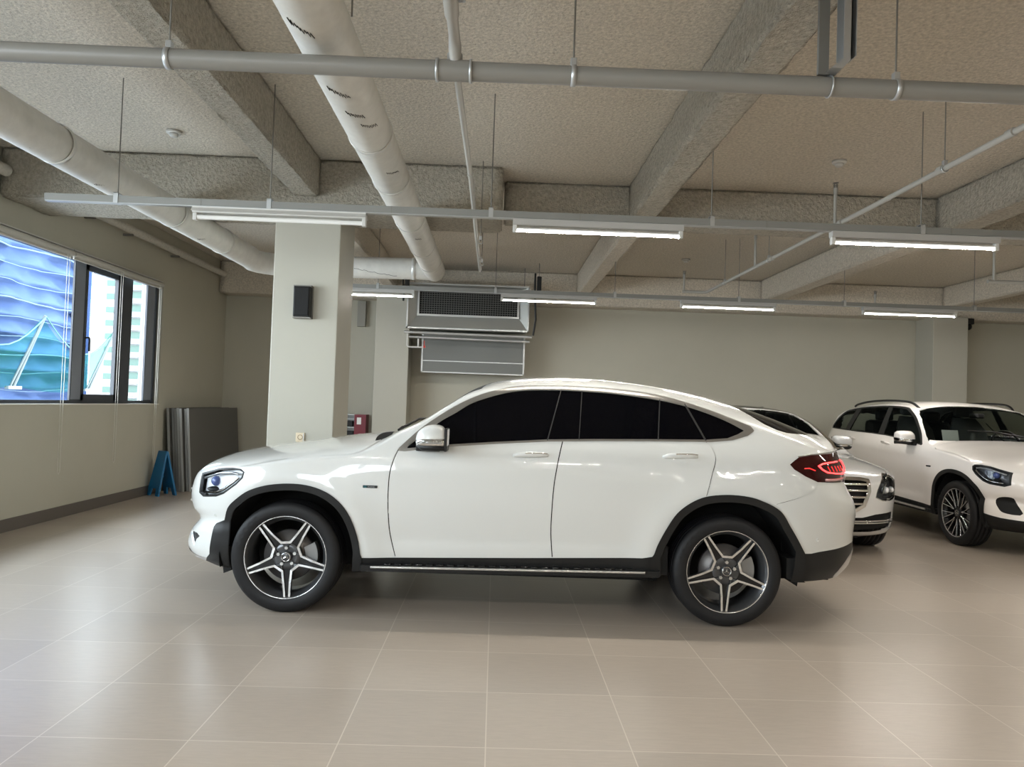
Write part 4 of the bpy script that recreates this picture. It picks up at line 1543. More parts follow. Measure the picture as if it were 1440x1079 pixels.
def interior(parent, x_dash, x_front, x_rear, z_floor, z_belt, hw, m_seat):
    mb = MB()
    mb.box((x_dash - 0.1, -hw, z_floor - 0.1), (x_rear + 0.5, hw, z_floor))
    mb.box((x_dash - 0.25, -hw + 0.02, z_floor), (x_dash + 0.25, hw - 0.02, z_belt - 0.10), 0.06)
    mb.build('dashboard', m_black_plastic, parent)
    for y in (-0.37, 0.37):
        s = MB()
        s.box((x_front - 0.30, y - 0.26, z_floor), (x_front + 0.25, y + 0.26, z_floor + 0.33), 0.06)
        sec = [(0.24, 0.12), (0.25, 0.14), (0.23, 0.12), (0.15, 0.07)]
        vs, fs = [], []
        zz = [z_floor + 0.28, z_floor + 0.5, z_floor + 0.75, z_floor + 0.92]
        for k, ((w, d), z) in enumerate(zip(sec, zz)):
            xx = x_front + 0.22 + 0.09 * k
            vs += [(xx - d / 2, y - w, z), (xx + d / 2, y - w * .9, z), (xx + d / 2, y + w * .9, z), (xx - d / 2, y + w, z)]
        for k in range(3):
            for j in range(4):
                fs.append((k * 4 + j, k * 4 + (j + 1) % 4, (k + 1) * 4 + (j + 1) % 4, (k + 1) * 4 + j))
        fs += [(3, 2, 1, 0), (12, 13, 14, 15)]
        s.add(vs, fs, True)
        s.box((x_front + 0.44, y - 0.13, z_floor + 0.93), (x_front + 0.54, y + 0.13, z_floor + 1.10), 0.04)
        s.build('seat', m_seat, parent)
    s = MB()
    s.box((x_rear - 0.35, -hw + 0.08, z_floor), (x_rear + 0.25, hw - 0.08, z_floor + 0.35), 0.06)
    s.box((x_rear + 0.2, -hw + 0.12, z_floor + 0.3), (x_rear + 0.36, hw - 0.12, z_floor + 0.85), 0.06)
    for y in (-0.35, 0.35):
        s.box((x_rear + 0.24, y - 0.13, z_floor + 0.84), (x_rear + 0.33, y + 0.13, z_floor + 1.0), 0.04)
    s.build('rear_bench', m_black_plastic, parent)
    st = MB()
    c = Vector((x_dash + 0.36, -0.37, z_belt - 0.02))
    ring = []
    for k in range(28):
        a = 2 * pi * k / 28
        ring.append(c + Vector((0.06 * math.sin(a) * 1.0, 0.18 * math.cos(a), 0.17 * math.sin(a))))
    st.tube(ring, 0.014, 8, closed=True)
    st.tube([c + Vector((0, -0.17, 0)), c + Vector((0, 0.17, 0))], 0.012, 8)
    st.tube([c, c + Vector((-0.2, 0, -0.06))], 0.03, 10)
    st.build('steering_wheel', m_black_plastic, parent)


def emit_panels(B, root, regions, mats, P, Nn, F):
    """one mesh per panel; single names join both sides, names in PAIRED come as two objects"""
    obs = {}
    for name, f in F.items():
        if name.startswith('gap') or name.startswith('open'):
            continue
        spec = mats[name]
        m, paired, parent, off = spec[0], spec[1], spec[2], spec[3]
        nm = spec[4] if len(spec) > 4 else name
        if paired:
            for s in SIDES:
                par = root if parent is None else obs[(parent, s)]
                obs[(name, s)] = panel_object(nm, P, Nn, f, m, par, (s,), off)
        else:
            par = root if parent is None else obs[(parent, 0)]
            obs[(name, 0)] = panel_object(nm, P, Nn, f, m, par, SIDES, off)
    return obs


WIDTH_SUV = [(0.20, 0.86), (0.30, 0.895), (0.40, 0.915), (0.50, 0.922), (0.62, 0.936), (0.78, 0.945), (0.90, 0.944), (1.00, 0.934), (1.08, 0.912), (1.15, 0.880), (1.20, 0.852), (1.30, 0.797), (1.40, 0.742), (1.50, 0.684), (1.66, 0.585)]
FRONT_SUV = [(-0.78, 0.24), (-0.885, 0.285), (-0.910, 0.34), (-0.880, 0.43), (-0.828, 0.50), (-0.874, 0.56), (-0.894, 0.64), (-0.880, 0.72), (-0.838, 0.80), (-0.796, 0.852)]
HOODTOP = [(-0.796, 0.852), (-0.76, 0.900), (-0.68, 0.953), (-0.55, 0.996), (-0.4, 1.026), (-0.2, 1.058), (0.0, 1.092), (0.2, 1.125), (0.45, 1.155)]
ARCH_F = [(-0.445, 0.560), (-0.408, 0.666), (-0.351, 0.727), (-0.269, 0.786), (-0.168, 0.822), (-0.049, 0.839), (0.07, 0.838), (0.174, 0.816), (0.26, 0.776), (0.332, 0.716), (0.385, 0.642), (0.422, 0.557), (0.446, 0.474), (0.459, 0.397)]
ARCH_R = [(2.340, 0.43), (2.364, 0.455), (2.387, 0.52), (2.436, 0.624), (2.5, 0.728), (2.585, 0.799), (2.687, 0.845), (2.824, 0.862), (2.96, 0.854), (3.066, 0.824), (3.171, 0.767), (3.241, 0.667), (3.295, 0.584), (3.349, 0.492)]
ARCH_F_S = smooth_line(ARCH_F, 4)
ARCH_R_S = smooth_line(ARCH_R, 4)


def shrink(pts, cx, cz, w):
    out = []
    for x, z in pts:
        d = math.hypot(x - cx, z - cz)
        k = (d - w) / d
        out.append((cx + (x - cx) * k, cz + (z - cz) * k))
    return out


AF_IN = [(-0.405, 0.22)] + shrink(ARCH_F_S[1:-1], 0.0, 0.36, 0.042) + [(0.405, 0.22)]
AR_IN = [(2.425, 0.22)] + shrink(ARCH_R_S[3:-1], 2.845, 0.36, 0.046) + [(3.270, 0.22)]
HOODLINE = [(-0.70, 0.866), (-0.66, 0.875), (-0.488, 0.920), (-0.337, 0.936), (-0.122, 0.982), (0.047, 1.009), (0.259, 1.030), (0.36, 1.040), (0.43, 1.056), (0.504, 1.103), (0.55, 1.145)]
HEADLIGHT = [(-0.648, 0.858), (-0.501, 0.903), (-0.40, 0.914), (-0.345, 0.911), (-0.321, 0.900), (-0.328, 0.868), (-0.366, 0.828), (-0.452, 0.765), (-0.511, 0.740), (-0.62, 0.727), (-0.655, 0.745)]


def suv_front_regions():
    hood_s = smooth_line(HOODLINE, 4)
    r = [
        ('gap_hood', dict(poly=ribbon(hood_s, 0.006))),
        ('headlight_frame', dict(poly=[(-0.663, 0.867), (-0.503, 0.915), (-0.40, 0.926), (-0.335, 0.921), (-0.308, 0.903), (-0.316, 0.862), (-0.358, 0.819), (-0.447, 0.753), (-0.508, 0.729), (-0.625, 0.715), (-0.670, 0.737)], fn=lambda x, y, z: ~inside(HEADLIGHT, x, z))),
        ('headlight', dict(poly=HEADLIGHT)),
        ('grille', dict(front=[(-0.1, 0.56), (0.40, 0.56), (0.46, 0.66), (0.43, 0.785), (-0.1, 0.80)])),
        ('open_front', dict(poly=AF_IN)),
        ('front_arch_trim', dict(poly=[(-0.45, 0.22)] + ARCH_F_S + [(0.47, 0.372), (0.47, 0.22)])),
    ]
    return r


def suv_front_details(B, root, obs, lens_mat=m_lens):
    for s in SIDES:
        hl = obs[('headlight', s)]
        # projector, bar lights and dividers inside the housing
        mb = MB()
        c, n = B.at(-0.550, 0.830, -0.034, s)
        mb.ball(c, 0.034, 18)
        mb.build('projector_lens', m_blue_lens, hl)
        skin_tube(B, [(-0.63, 0.842), (-0.50, 0.884), (-0.40, 0.893), (-0.355, 0.886)], 0.0085, s, -0.010).build('light_bar', m_satin, hl)
        skin_tube(B, [(-0.62, 0.747), (-0.52, 0.758), (-0.46, 0.782), (-0.385, 0.835), (-0.35, 0.866)], 0.009, s, -0.010).build('light_bar', m_chrome, hl)
        c, n = B.at(-0.56, 0.775, -0.034, s)
        MB().ball(c, (0.05, 0.03, 0.018), 14).build('lower_reflector', m_black_plastic, hl)
    # grille slats and star
    g = MB()
    for z in (0.64, 0.72):
        pts = []
        for y in np.linspace(-0.40, 0.40, 17):
            p, q, ok = B.inv_front(np.array([abs(y)]), np.array([z]))
            c = B.pos(p, q)[0]
            pts.append((c[0] - 0.008, y, z))
        g.tube(pts, 0.009, 8)
    gl = g.build('grille_bar', m_satin, root)
    cz = Vector((B.ff(0.68) - 0.02, 0, 0.68))
    st = star(MB(), (0, 0, 0), 0.085, 0.0, 0.010).build('star_emblem', m_chrome, root)
    st.location = cz
    st.rotation_euler = (0, 0, -pi / 2)


# ---- main car: white coupe-backed SUV seen from its left side
def white_coupe():
    root = thing('coupe_suv', 'large white coupe-backed SUV in the foreground, seen side on with nose to the left', 'car', (-1.289, 5.965, 0), rz=-0.0144, group='cars parked on the tiled floor')
    top = HOODTOP + [(0.56, 1.172), (0.66, 1.222), (0.80, 1.290), (0.985, 1.413), (1.15, 1.518), (1.28, 1.566), (1.43, 1.595), (1.60, 1.611), (1.79, 1.619), (2.0, 1.617), (2.2, 1.606), (2.4, 1.589), (2.57, 1.566), (2.77, 1.530), (2.98, 1.480), (3.12, 1.444), (3.32, 1.380), (3.50, 1.314), (3.66, 1.258), (3.74, 1.249), (3.822, 1.236)]
    bot = [(-0.78, 0.24), (0.0, 0.27), (1.4, 0.305), (2.85, 0.31), (3.83, 0.29)]
    rear = [(3.83, 0.29), (3.895, 0.37), (3.918, 0.48), (3.918, 0.58), (3.930, 0.71), (3.918, 0.785), (3.878, 0.858), (3.846, 0.928), (3.840, 1.02), (3.812, 1.09), (3.798, 1.15), (3.822, 1.236)]
    crown = [(-0.9, 0.10), (-0.5, 0.115), (0.3, 0.125), (0.5, 0.10), (0.65, 0.07), (1.1, 0.07), (1.4, 0.10), (2.4, 0.12), (2.8, 0.15), (3.2, 0.17), (3.6, 0.14), (3.9, 0.11)]
    B = Body(top, bot, FRONT_SUV, rear, WIDTH_SUV, crown, arches=((0.0, 0.36, 0.50), (2.845, 0.36, 0.52)), lines=((0.42, 0.955, 2.05, 1.015, 0.004, 0.14), (0.5, 0.50, 2.45, 0.53, -0.007, 0.13)))
    trim_out = [(0.683, 1.092), (0.807, 1.215), (0.927, 1.307), (1.062, 1.394), (1.199, 1.46), (1.339, 1.503), (1.433, 1.524), (1.575, 1.535), (1.813, 1.54), (2.141, 1.53), (2.409, 1.499), (2.604, 1.451), (2.762, 1.403), (2.899, 1.354), (3.017, 1.306)]
    trim_out = smooth_line(trim_out, 4) + [(3.035, 1.278), (2.99, 1.244), (2.881, 1.211), (2.739, 1.195), (2.387, 1.188), (1.984, 1.176), (1.654, 1.163), (1.306, 1.136), (0.989, 1.108), (0.72, 1.070), (0.675, 1.072)]
    gl_top = smooth_line([(0.735, 1.10), (0.923, 1.26), (1.038, 1.333), (1.127, 1.392), (1.22, 1.432), (1.35, 1.473), (1.462, 1.495), (1.576, 1.504), (1.732, 1.508), (1.903, 1.506), (2.14, 1.494), (2.406, 1.464), (2.602, 1.426), (2.759, 1.376), (2.878, 1.327), (2.97, 1.278)], 4)
    glass = gl_top + [(2.922, 1.251), (2.847, 1.222), (2.705, 1.209), (2.387, 1.201), (1.984, 1.189), (1.654, 1.176), (1.306, 1.149), (0.989, 1.121), (0.74, 1.090)]
    fdoor = smooth_line([(0.680, 1.085), (0.651, 1.009), (0.632, 0.921), (0.627, 0.802), (0.632, 0.668), (0.647, 0.531), (0.685, 0.383)], 4)
    bline = smooth_line([(1.753, 1.170), (1.738, 1.109), (1.718, 1.009), (1.700, 0.874), (1.692, 0.703), (1.692, 0.565), (1.706, 0.412)], 4)
    rdoor = smooth_line([(2.705, 1.195), (2.735, 1.165), (2.754, 1.12), (2.756, 1.077), (2.725, 0.975), (2.691, 0.850)], 4)
    bump = smooth_line([(3.145, 0.810), (3.20, 0.826), (3.28, 0.848), (3.36, 0.878), (3.405, 0.905), (3.449, 0.96)], 4)
    tail = [(3.246, 1.068), (3.275, 1.090), (3.311, 1.113), (3.403, 1.128), (3.61, 1.139), (3.99, 1.150), (3.99, 0.948), (3.715, 0.944), (3.438, 0.957), (3.35, 0.993), (3.272, 1.037)]
    WSX = [0.50, 0.647, 0.748, 0.841, 1.022, 1.18, 1.30]
    WSY = [0.80, 0.755, 0.725, 0.70, 0.655, 0.615, 0.59]
    R = suv_front_regions() + [
        ('gap_door_front', dict(poly=ribbon(fdoor, 0.007))),
        ('gap_door_mid', dict(poly=ribbon(bline, 0.007))),
        ('gap_door_rear', dict(poly=ribbon(rdoor, 0.006))),
        ('gap_bumper', dict(poly=ribbon(bump, 0.004))),
        ('pane_line0', dict(poly=ribbon([(1.745, 1.51), (1.652, 1.170)], 0.007))),
        ('pane_line1', dict(poly=ribbon([(1.889, 1.51), (1.861, 1.180)], 0.005))),
        ('pane_line2', dict(poly=ribbon([(2.42, 1.47), (2.387, 1.197)], 0.007))),
        ('pane_line3', dict(poly=ribbon([(2.588, 1.445), (2.705, 1.204)], 0.012))),
        ('front_window', dict(poly=glass, fn=lambda x, y, z: x < 1.652 + (z - 1.177) * 0.2785)),
        ('pillar_trim', dict(poly=glass, fn=lambda x, y, z: x < 1.861 + (z - 1.184) * 0.089)),
        ('rear_window', dict(poly=glass, fn=lambda x, y, z: x < 2.705 - (z - 1.209) * 0.4955)),
        ('quarter_window', dict(poly=glass)),
        ('window_trim', dict(poly=trim_out)),
        ('cowl', dict(fn=lambda x, y, z: (x > 0.44 + 0.10 * y * y) & (x < 0.54 + 0.14 * y * y) & (y < 0.72))),
        ('windshield', dict(fn=lambda x, y, z: (x >= 0.54 + 0.14 * y * y) & (x < 1.25 - 0.14 * y * y) & (y < np.interp(x, WSX, WSY)) & (z > 1.0))),
        ('rear_glass', dict(poly=[(2.97, 1.475), (3.002, 1.440), (3.046, 1.391), (3.127, 1.324), (3.202, 1.288), (3.273, 1.270), (3.45, 1.258), (3.66, 1.255), (3.70, 1.4), (2.97, 1.65)])),
        ('roof_groove', dict(poly=ribbon(smooth_line([(1.72, 1.603), (1.942, 1.602), (2.185, 1.585), (2.432, 1.556), (2.646, 1.522), (2.86, 1.472)], 4), 0.007))),
        ('taillight', dict(poly=tail, fn=lambda x, y, z: y > 0.34)),
        ('open_rear', dict(poly=AR_IN)),
        ('rear_arch_trim', dict(poly=[(2.335, 0.22)] + ARCH_R_S + [(3.36, 0.22)])),
        ('bumper_vent', dict(poly=[(-0.426, 0.588), (-0.514, 0.549), (-0.532, 0.526), (-0.552, 0.345), (-0.48, 0.22), (-0.40, 0.22), (-0.40, 0.60)])),
        ('side_intake', dict(front=[(0.52, 0.452), (0.70, 0.458), (0.745, 0.445), (0.72, 0.42), (0.70, 0.365), (0.66, 0.405), (0.60, 0.428), (0.52, 0.435)])),
        ('lower_intake', dict(front=[(-0.1, 0.37), (0.30, 0.37), (0.34, 0.48), (-0.1, 0.48)])),
        ('lip_trim', dict(poly=[(-1.0, 0.300), (-0.82, 0.288), (-0.72, 0.278), (-0.60, 0.290), (-0.585, 0.312), (-0.70, 0.305), (-0.82, 0.320), (-1.0, 0.330)])),
        ('front_valance', dict(poly=[(-1.0, 0.1), (-1.0, 0.300), (-0.82, 0.288), (-0.72, 0.278), (-0.60, 0.298), (-0.552, 0.345), (-0.44, 0.374), (-0.44, 0.1)])),
        ('exhaust_trim', dict(poly=[(3.62, 0.1), (3.63, 0.325), (3.668, 0.376), (3.729, 0.430), (3.80, 0.47), (4.0, 0.47), (4.0, 0.1)], fn=lambda x, y, z: (y > 0.35))),
        ('rear_valance', dict(poly=[(3.30, 0.57), (3.349, 0.492), (3.40, 0.492), (3.451, 0.500), (3.602, 0.513), (3.75, 0.53), (4.0, 0.545), (4.0, 0.1), (3.2, 0.1), (3.2, 0.57)])),
        ('rocker_panel', dict(poly=[(0.40, 0.370), (0.48, 0.372), (1.536, 0.404), (2.29, 0.43), (2.40, 0.45), (2.40, 0.1), (0.40, 0.1)])),
        ('hood', dict(poly=smooth_line(HOODLINE, 4) + [(0.50, 1.4), (-1.0, 1.4), (-1.0, 0.835), (-0.70, 0.855)])),
        ('front_bumper', dict(poly=[(-1.0, 0.1), (-1.0, 0.86), (-0.66, 0.872), (-0.60, 0.70), (-0.44, 0.60), (-0.40, 0.40), (-0.40, 0.1)])),
        ('front_fender', dict(poly=fdoor + [(0.0, 0.2), (-0.8, 0.3), (-0.8, 0.9), (0.5, 1.14), (0.655, 1.10)], fn=lambda x, y, z: z < 1.16)),
        ('front_door', dict(poly=fdoor[::-1] + [(0.72, 1.10), (1.2, 1.16), (1.755, 1.19)] + bline)),
        ('rear_door', dict(poly=bline[::-1] + [(2.3, 1.21), (2.71, 1.21)] + rdoor + [(2.6, 0.7), (2.3, 0.4)])),
        ('rear_bumper', dict(poly=[(3.1, 0.4), (3.1, 0.79)] + bump + [(3.45, 0.955), (4.0, 0.955), (4.0, 0.4)])),
        ('tailgate', dict(poly=[(3.25, 1.36), (3.45, 1.24), (3.60, 1.14), (4.0, 0.95), (4.0, 1.5), (3.3, 1.5)], fn=lambda x, y, z: y < 0.66)),
        ('quarter_panel', dict(poly=[(2.6, 0.4), (2.6, 1.22), (3.0, 1.28), (3.3, 1.34), (4.0, 1.30), (4.0, 0.4)])),
        ('roof', dict(fn=lambda x, y, z: x < 99)),
    ]
    yy = np.linspace(0, 0.72, 24)
    lines = ([(1.25 - 0.14 * y * y, y) for y in yy], [(0.44 + 0.10 * y * y, y) for y in yy] + [(0.54 + 0.14 * 0.5184, 0.72)], [(0.54 + 0.14 * y * y, y) for y in np.linspace(0, 0.78, 26)], [(x, float(np.interp(x, WSX, WSY))) for x in np.linspace(0.58, 1.26, 30)])
    P, Nn, F = cut_panels(B, R, lines)
    W = m_paint_white
    M = {
        'hood': (W, False, None, 0), 'front_bumper': (W, False, None, 0), 'roof': (W, False, None, 0, 'roof_and_pillars'), 'rear_bumper': (W, False, None, 0), 'tailgate': (W, False, None, 0),
        'front_fender': (W, True, None, 0), 'front_door': (W, True, None, 0), 'rear_door': (W, True, None, 0), 'quarter_panel': (W, True, None, 0),
        'front_window': (m_tint, True, 'front_door', -0.004), 'pillar_trim': (m_tint, True, 'rear_door', -0.003), 'rear_window': (m_tint, True, 'rear_door', -0.004), 'quarter_window': (m_tint, True, 'quarter_panel', -0.004),
        'window_trim': (m_trim, True, None, 0.003), **{'pane_line%d' % k: (mat('dark_divider', (0.05, 0.05, 0.05), 0.35, 0.3), True, None, -0.003, 'window_divider') for k in range(4)}, 'cowl': (mat('cowl_black', (0.004, 0.004, 0.004), 0.8, spec=0.1), False, None, -0.006), 'windshield': (m_tint, False, None, -0.002), 'rear_glass': (m_tint, False, None, -0.002),
        'roof_groove': (m_trim, True, None, -0.003), 'taillight': (m_tail, True, None, 0.003), 'headlight': (m_lens, True, None, 0.0), 'headlight_frame': (m_black_plastic, True, None, 0.0),
        'front_arch_trim': (m_clad, True, None, 0.012, 'arch_trim'), 'rear_arch_trim': (m_clad, True, None, 0.012, 'arch_trim'), 'bumper_vent': (m_clad, True, None, 0.0), 'side_intake': (m_black, True, None, -0.02), 'lower_intake': (m_black, False, None, -0.02),
        'grille': (m_black, False, None, -0.02), 'exhaust_trim': (m_satin, True, None, 0.004), 'lip_trim': (m_chrome, False, None, 0.004), 'front_valance': (m_clad, False, None, 0.0), 'rear_valance': (m_clad, False, None, 0.0), 'rocker_panel': (m_clad, True, None, 0.004),
    }
    order = ['hood', 'front_bumper', 'roof', 'rear_bumper', 'tailgate', 'front_fender', 'front_door', 'rear_door', 'quarter_panel']
    F = {k: F[k] for k in order + [k for k in F if k not in order]}
    obs = emit_panels(B, root, R, M, P, Nn, F)
    for s in SIDES:
        hb = panel_object('headlight_reflector', P, Nn, F['headlight'], m_reflector, obs[('headlight', s)], (s,), -0.036, 0.0)
    suv_front_details(B, root, obs)
    inner_skin(B, root, lambda x: 1.5, 0.075, cut=((0.0, 0.36, 0.56), (2.845, 0.36, 0.58)))
    wheel_well(root, 'wheel_well', 0.0, 0.36, 0.47)
    wheel_well(root, 'wheel_well', 2.845, 0.36, 0.485)
    underbody(root, -0.72, 3.72)
    for s in SIDES:
        a = -pi / 2 if s < 0 else pi / 2 + 0.3
        wheel(root, -0.027, s * 0.930, s, 'star', ang=math.radians(-86) if s < 0 else 0.4)
        wheel(root, 2.850, s * 0.930, s, 'star', ang=math.radians(-93) if s < 0 else 0.9)
        # running board with bright edge and rubber studs
        rb = MB()
        rb.add([(0.42, s * 0.80, 0.300), (2.40, s * 0.80, 0.318), (2.40, s * 0.955, 0.312), (0.47, s * 0.955, 0.292), (0.42, s * 0.80, 0.345), (2.40, s * 0.80, 0.372), (2.40, s * 0.958, 0.352), (0.47, s * 0.958, 0.330)], [(0, 3, 2, 1), (4, 5, 6, 7), (0, 1, 5, 4), (1, 2, 6, 5), (2, 3, 7, 6), (3, 0, 4, 7)])
        r_ = rb.build('running_board', m_clad, root)
        MB().tube([(0.535, s * 0.962, 0.322), (2.305, s * 0.962, 0.343)], 0.0085, 10).build('bright_edge', m_satin, r_)
        sd = MB()
        for k in range(24):
            x = 0.62 + k * 0.068
            z = 0.331 + (x - 0.47) * 0.0115
            sd.box((x, s * 0.90, z), (x + 0.042, s * 0.950, z + 0.010), 0.003)
        loose(sd, 'rubber_stud', m_rim_black, r_)
        mirror(root, 0.905, 1.172, s * 0.865, s, W)
        door_handle(B, 1.426, 1.659, 1.066, 1.073, s, W, root)
        door_handle(B, 2.407, 2.641, 1.089, 1.096, s, W, root)
        # fender badge
        c, n = B.at(0.510, 0.836, 0.0025, s)
        bd = MB().box((-0.047, -0.003, -0.0085), (0.047, 0.003, 0.0085), 0.0025).build('fender_badge', m_rim_black, root)
        bd.location = c
        bd.rotation_euler = (math.radians(2.0) * s, 0, math.atan2(n.x, -n.y * 1.0) if s < 0 else 0)
        for body, mm, off, sz in (('EQ', mat('teal_lettering', (0.03, 0.30, 0.36), 0.4), -0.042, 0.015), ('POWER', mat('grey_lettering', (0.30, 0.32, 0.33), 0.4), -0.016, 0.013)):
            cu = bpy.data.curves.new('badge_lettering', 'FONT')
            cu.body = body
            cu.size = sz
            cu.extrude = 0.0004
            t_ = bpy.data.objects.new('badge_lettering', cu)
            COL.objects.link(t_)
            bpy.context.view_layer.update()
            me_ = bpy.data.meshes.new_from_object(t_)
            bpy.data.objects.remove(t_, do_unlink=True)
            me_.materials.clear()
            t_ = link('badge_lettering', me_, mm, bd)
            t_.location = (off if s < 0 else -off, s * 0.0034, -0.0052)
            t_.rotation_euler = (pi / 2, 0, 0 if s < 0 else pi)
        # taillight details
        tl = obs[('taillight', s)]
        L = MB()
        for path in ([(3.64, 1.083), (3.543, 1.079), (3.490, 1.074), (3.452, 1.060), (3.481, 1.036), (3.522, 1.017), (3.605, 1.008), (3.688, 1.003)],):
            skin_tube(B, path, 0.0052, s, 0.006).build('led_strip', m_tail_lit, tl)
        skin_tube(B, [(3.70, 1.088), (3.735, 1.075), (3.76, 1.03), (3.74, 1.004), (3.68, 1.001)], 0.0052, s, 0.006).build('led_strip', m_tail_lit, tl)
        skin_tube(B, [(3.344, 1.043), (3.38, 1.045), (3.423, 1.030)], 0.004, s, 0.005).build('led_strip', mat('glowing_red_lens', (0.35, 0.01, 0.01), 0.2, emit=(1, .04, .04), es=0.6), tl)
        for k in range(5):
            x = 3.53 + k * 0.035
            skin_tube(B, [(x, 1.055), (x + 0.022, 1.022)], 0.0035, s, 0.004).build('led_strip', mat('glowing_red_lens'), tl)
        skin_tube(B, [(3.50, 0.968), (3.60, 0.966), (3.70, 0.968), (3.76, 0.972)], 0.010, s, 0.0).build('reversing_lens', m_tail_clear, tl)
        skin_tube(B, [(3.311, 1.119), (3.403, 1.134), (3.60, 1.146), (3.74, 1.154)], 0.005, s, 0.0).build('upper_edge', m_trim, tl)
        # bumper sensors
        for (x, z) in ((3.439, 0.579), (-0.525, 0.600)):
            c, n = B.at(x, z, 0.001, s)
            so = MB().lathe([(0.0, 0.0), (0.009, 0.0), (0.0095, -0.003), (0.011, -0.003), (0.0115, 0.001)], 20, 'y').build('parking_sensor', W, root)
            so.location = c
            so.rotation_euler = n.to_track_quat('-Y', 'Z').to_euler()
        # mud flaps
        loose(MB().prism([(-0.47, 0.38), (-0.45, 0.225), (-0.40, 0.245), (-0.41, 0.40)], 'y', s * 0.60, s * 0.84).prism([(3.25, 0.32), (3.30, 0.30), (3.32, 0.45), (3.25, 0.45)], 'y', s * 0.60, s * 0.88), 'mud_flap', m_under, root)
        # inner sensor clip glinting in the front arch
    MB().tube([(0.62, -0.30, 1.205), (0.70, 0.05, 1.262), (0.72, 0.35, 1.262)], 0.009, 8).tube([(0.60, -0.35, 1.185), (0.62, -0.30, 1.205)], 0.012, 8).build('wiper', m_black_plastic, root)
    MB().box((3.9, -0.26, 0.62), (3.925, 0.26, 0.74), 0.006).build('number_plate', m_paper, root)
    return root


white_coupe()


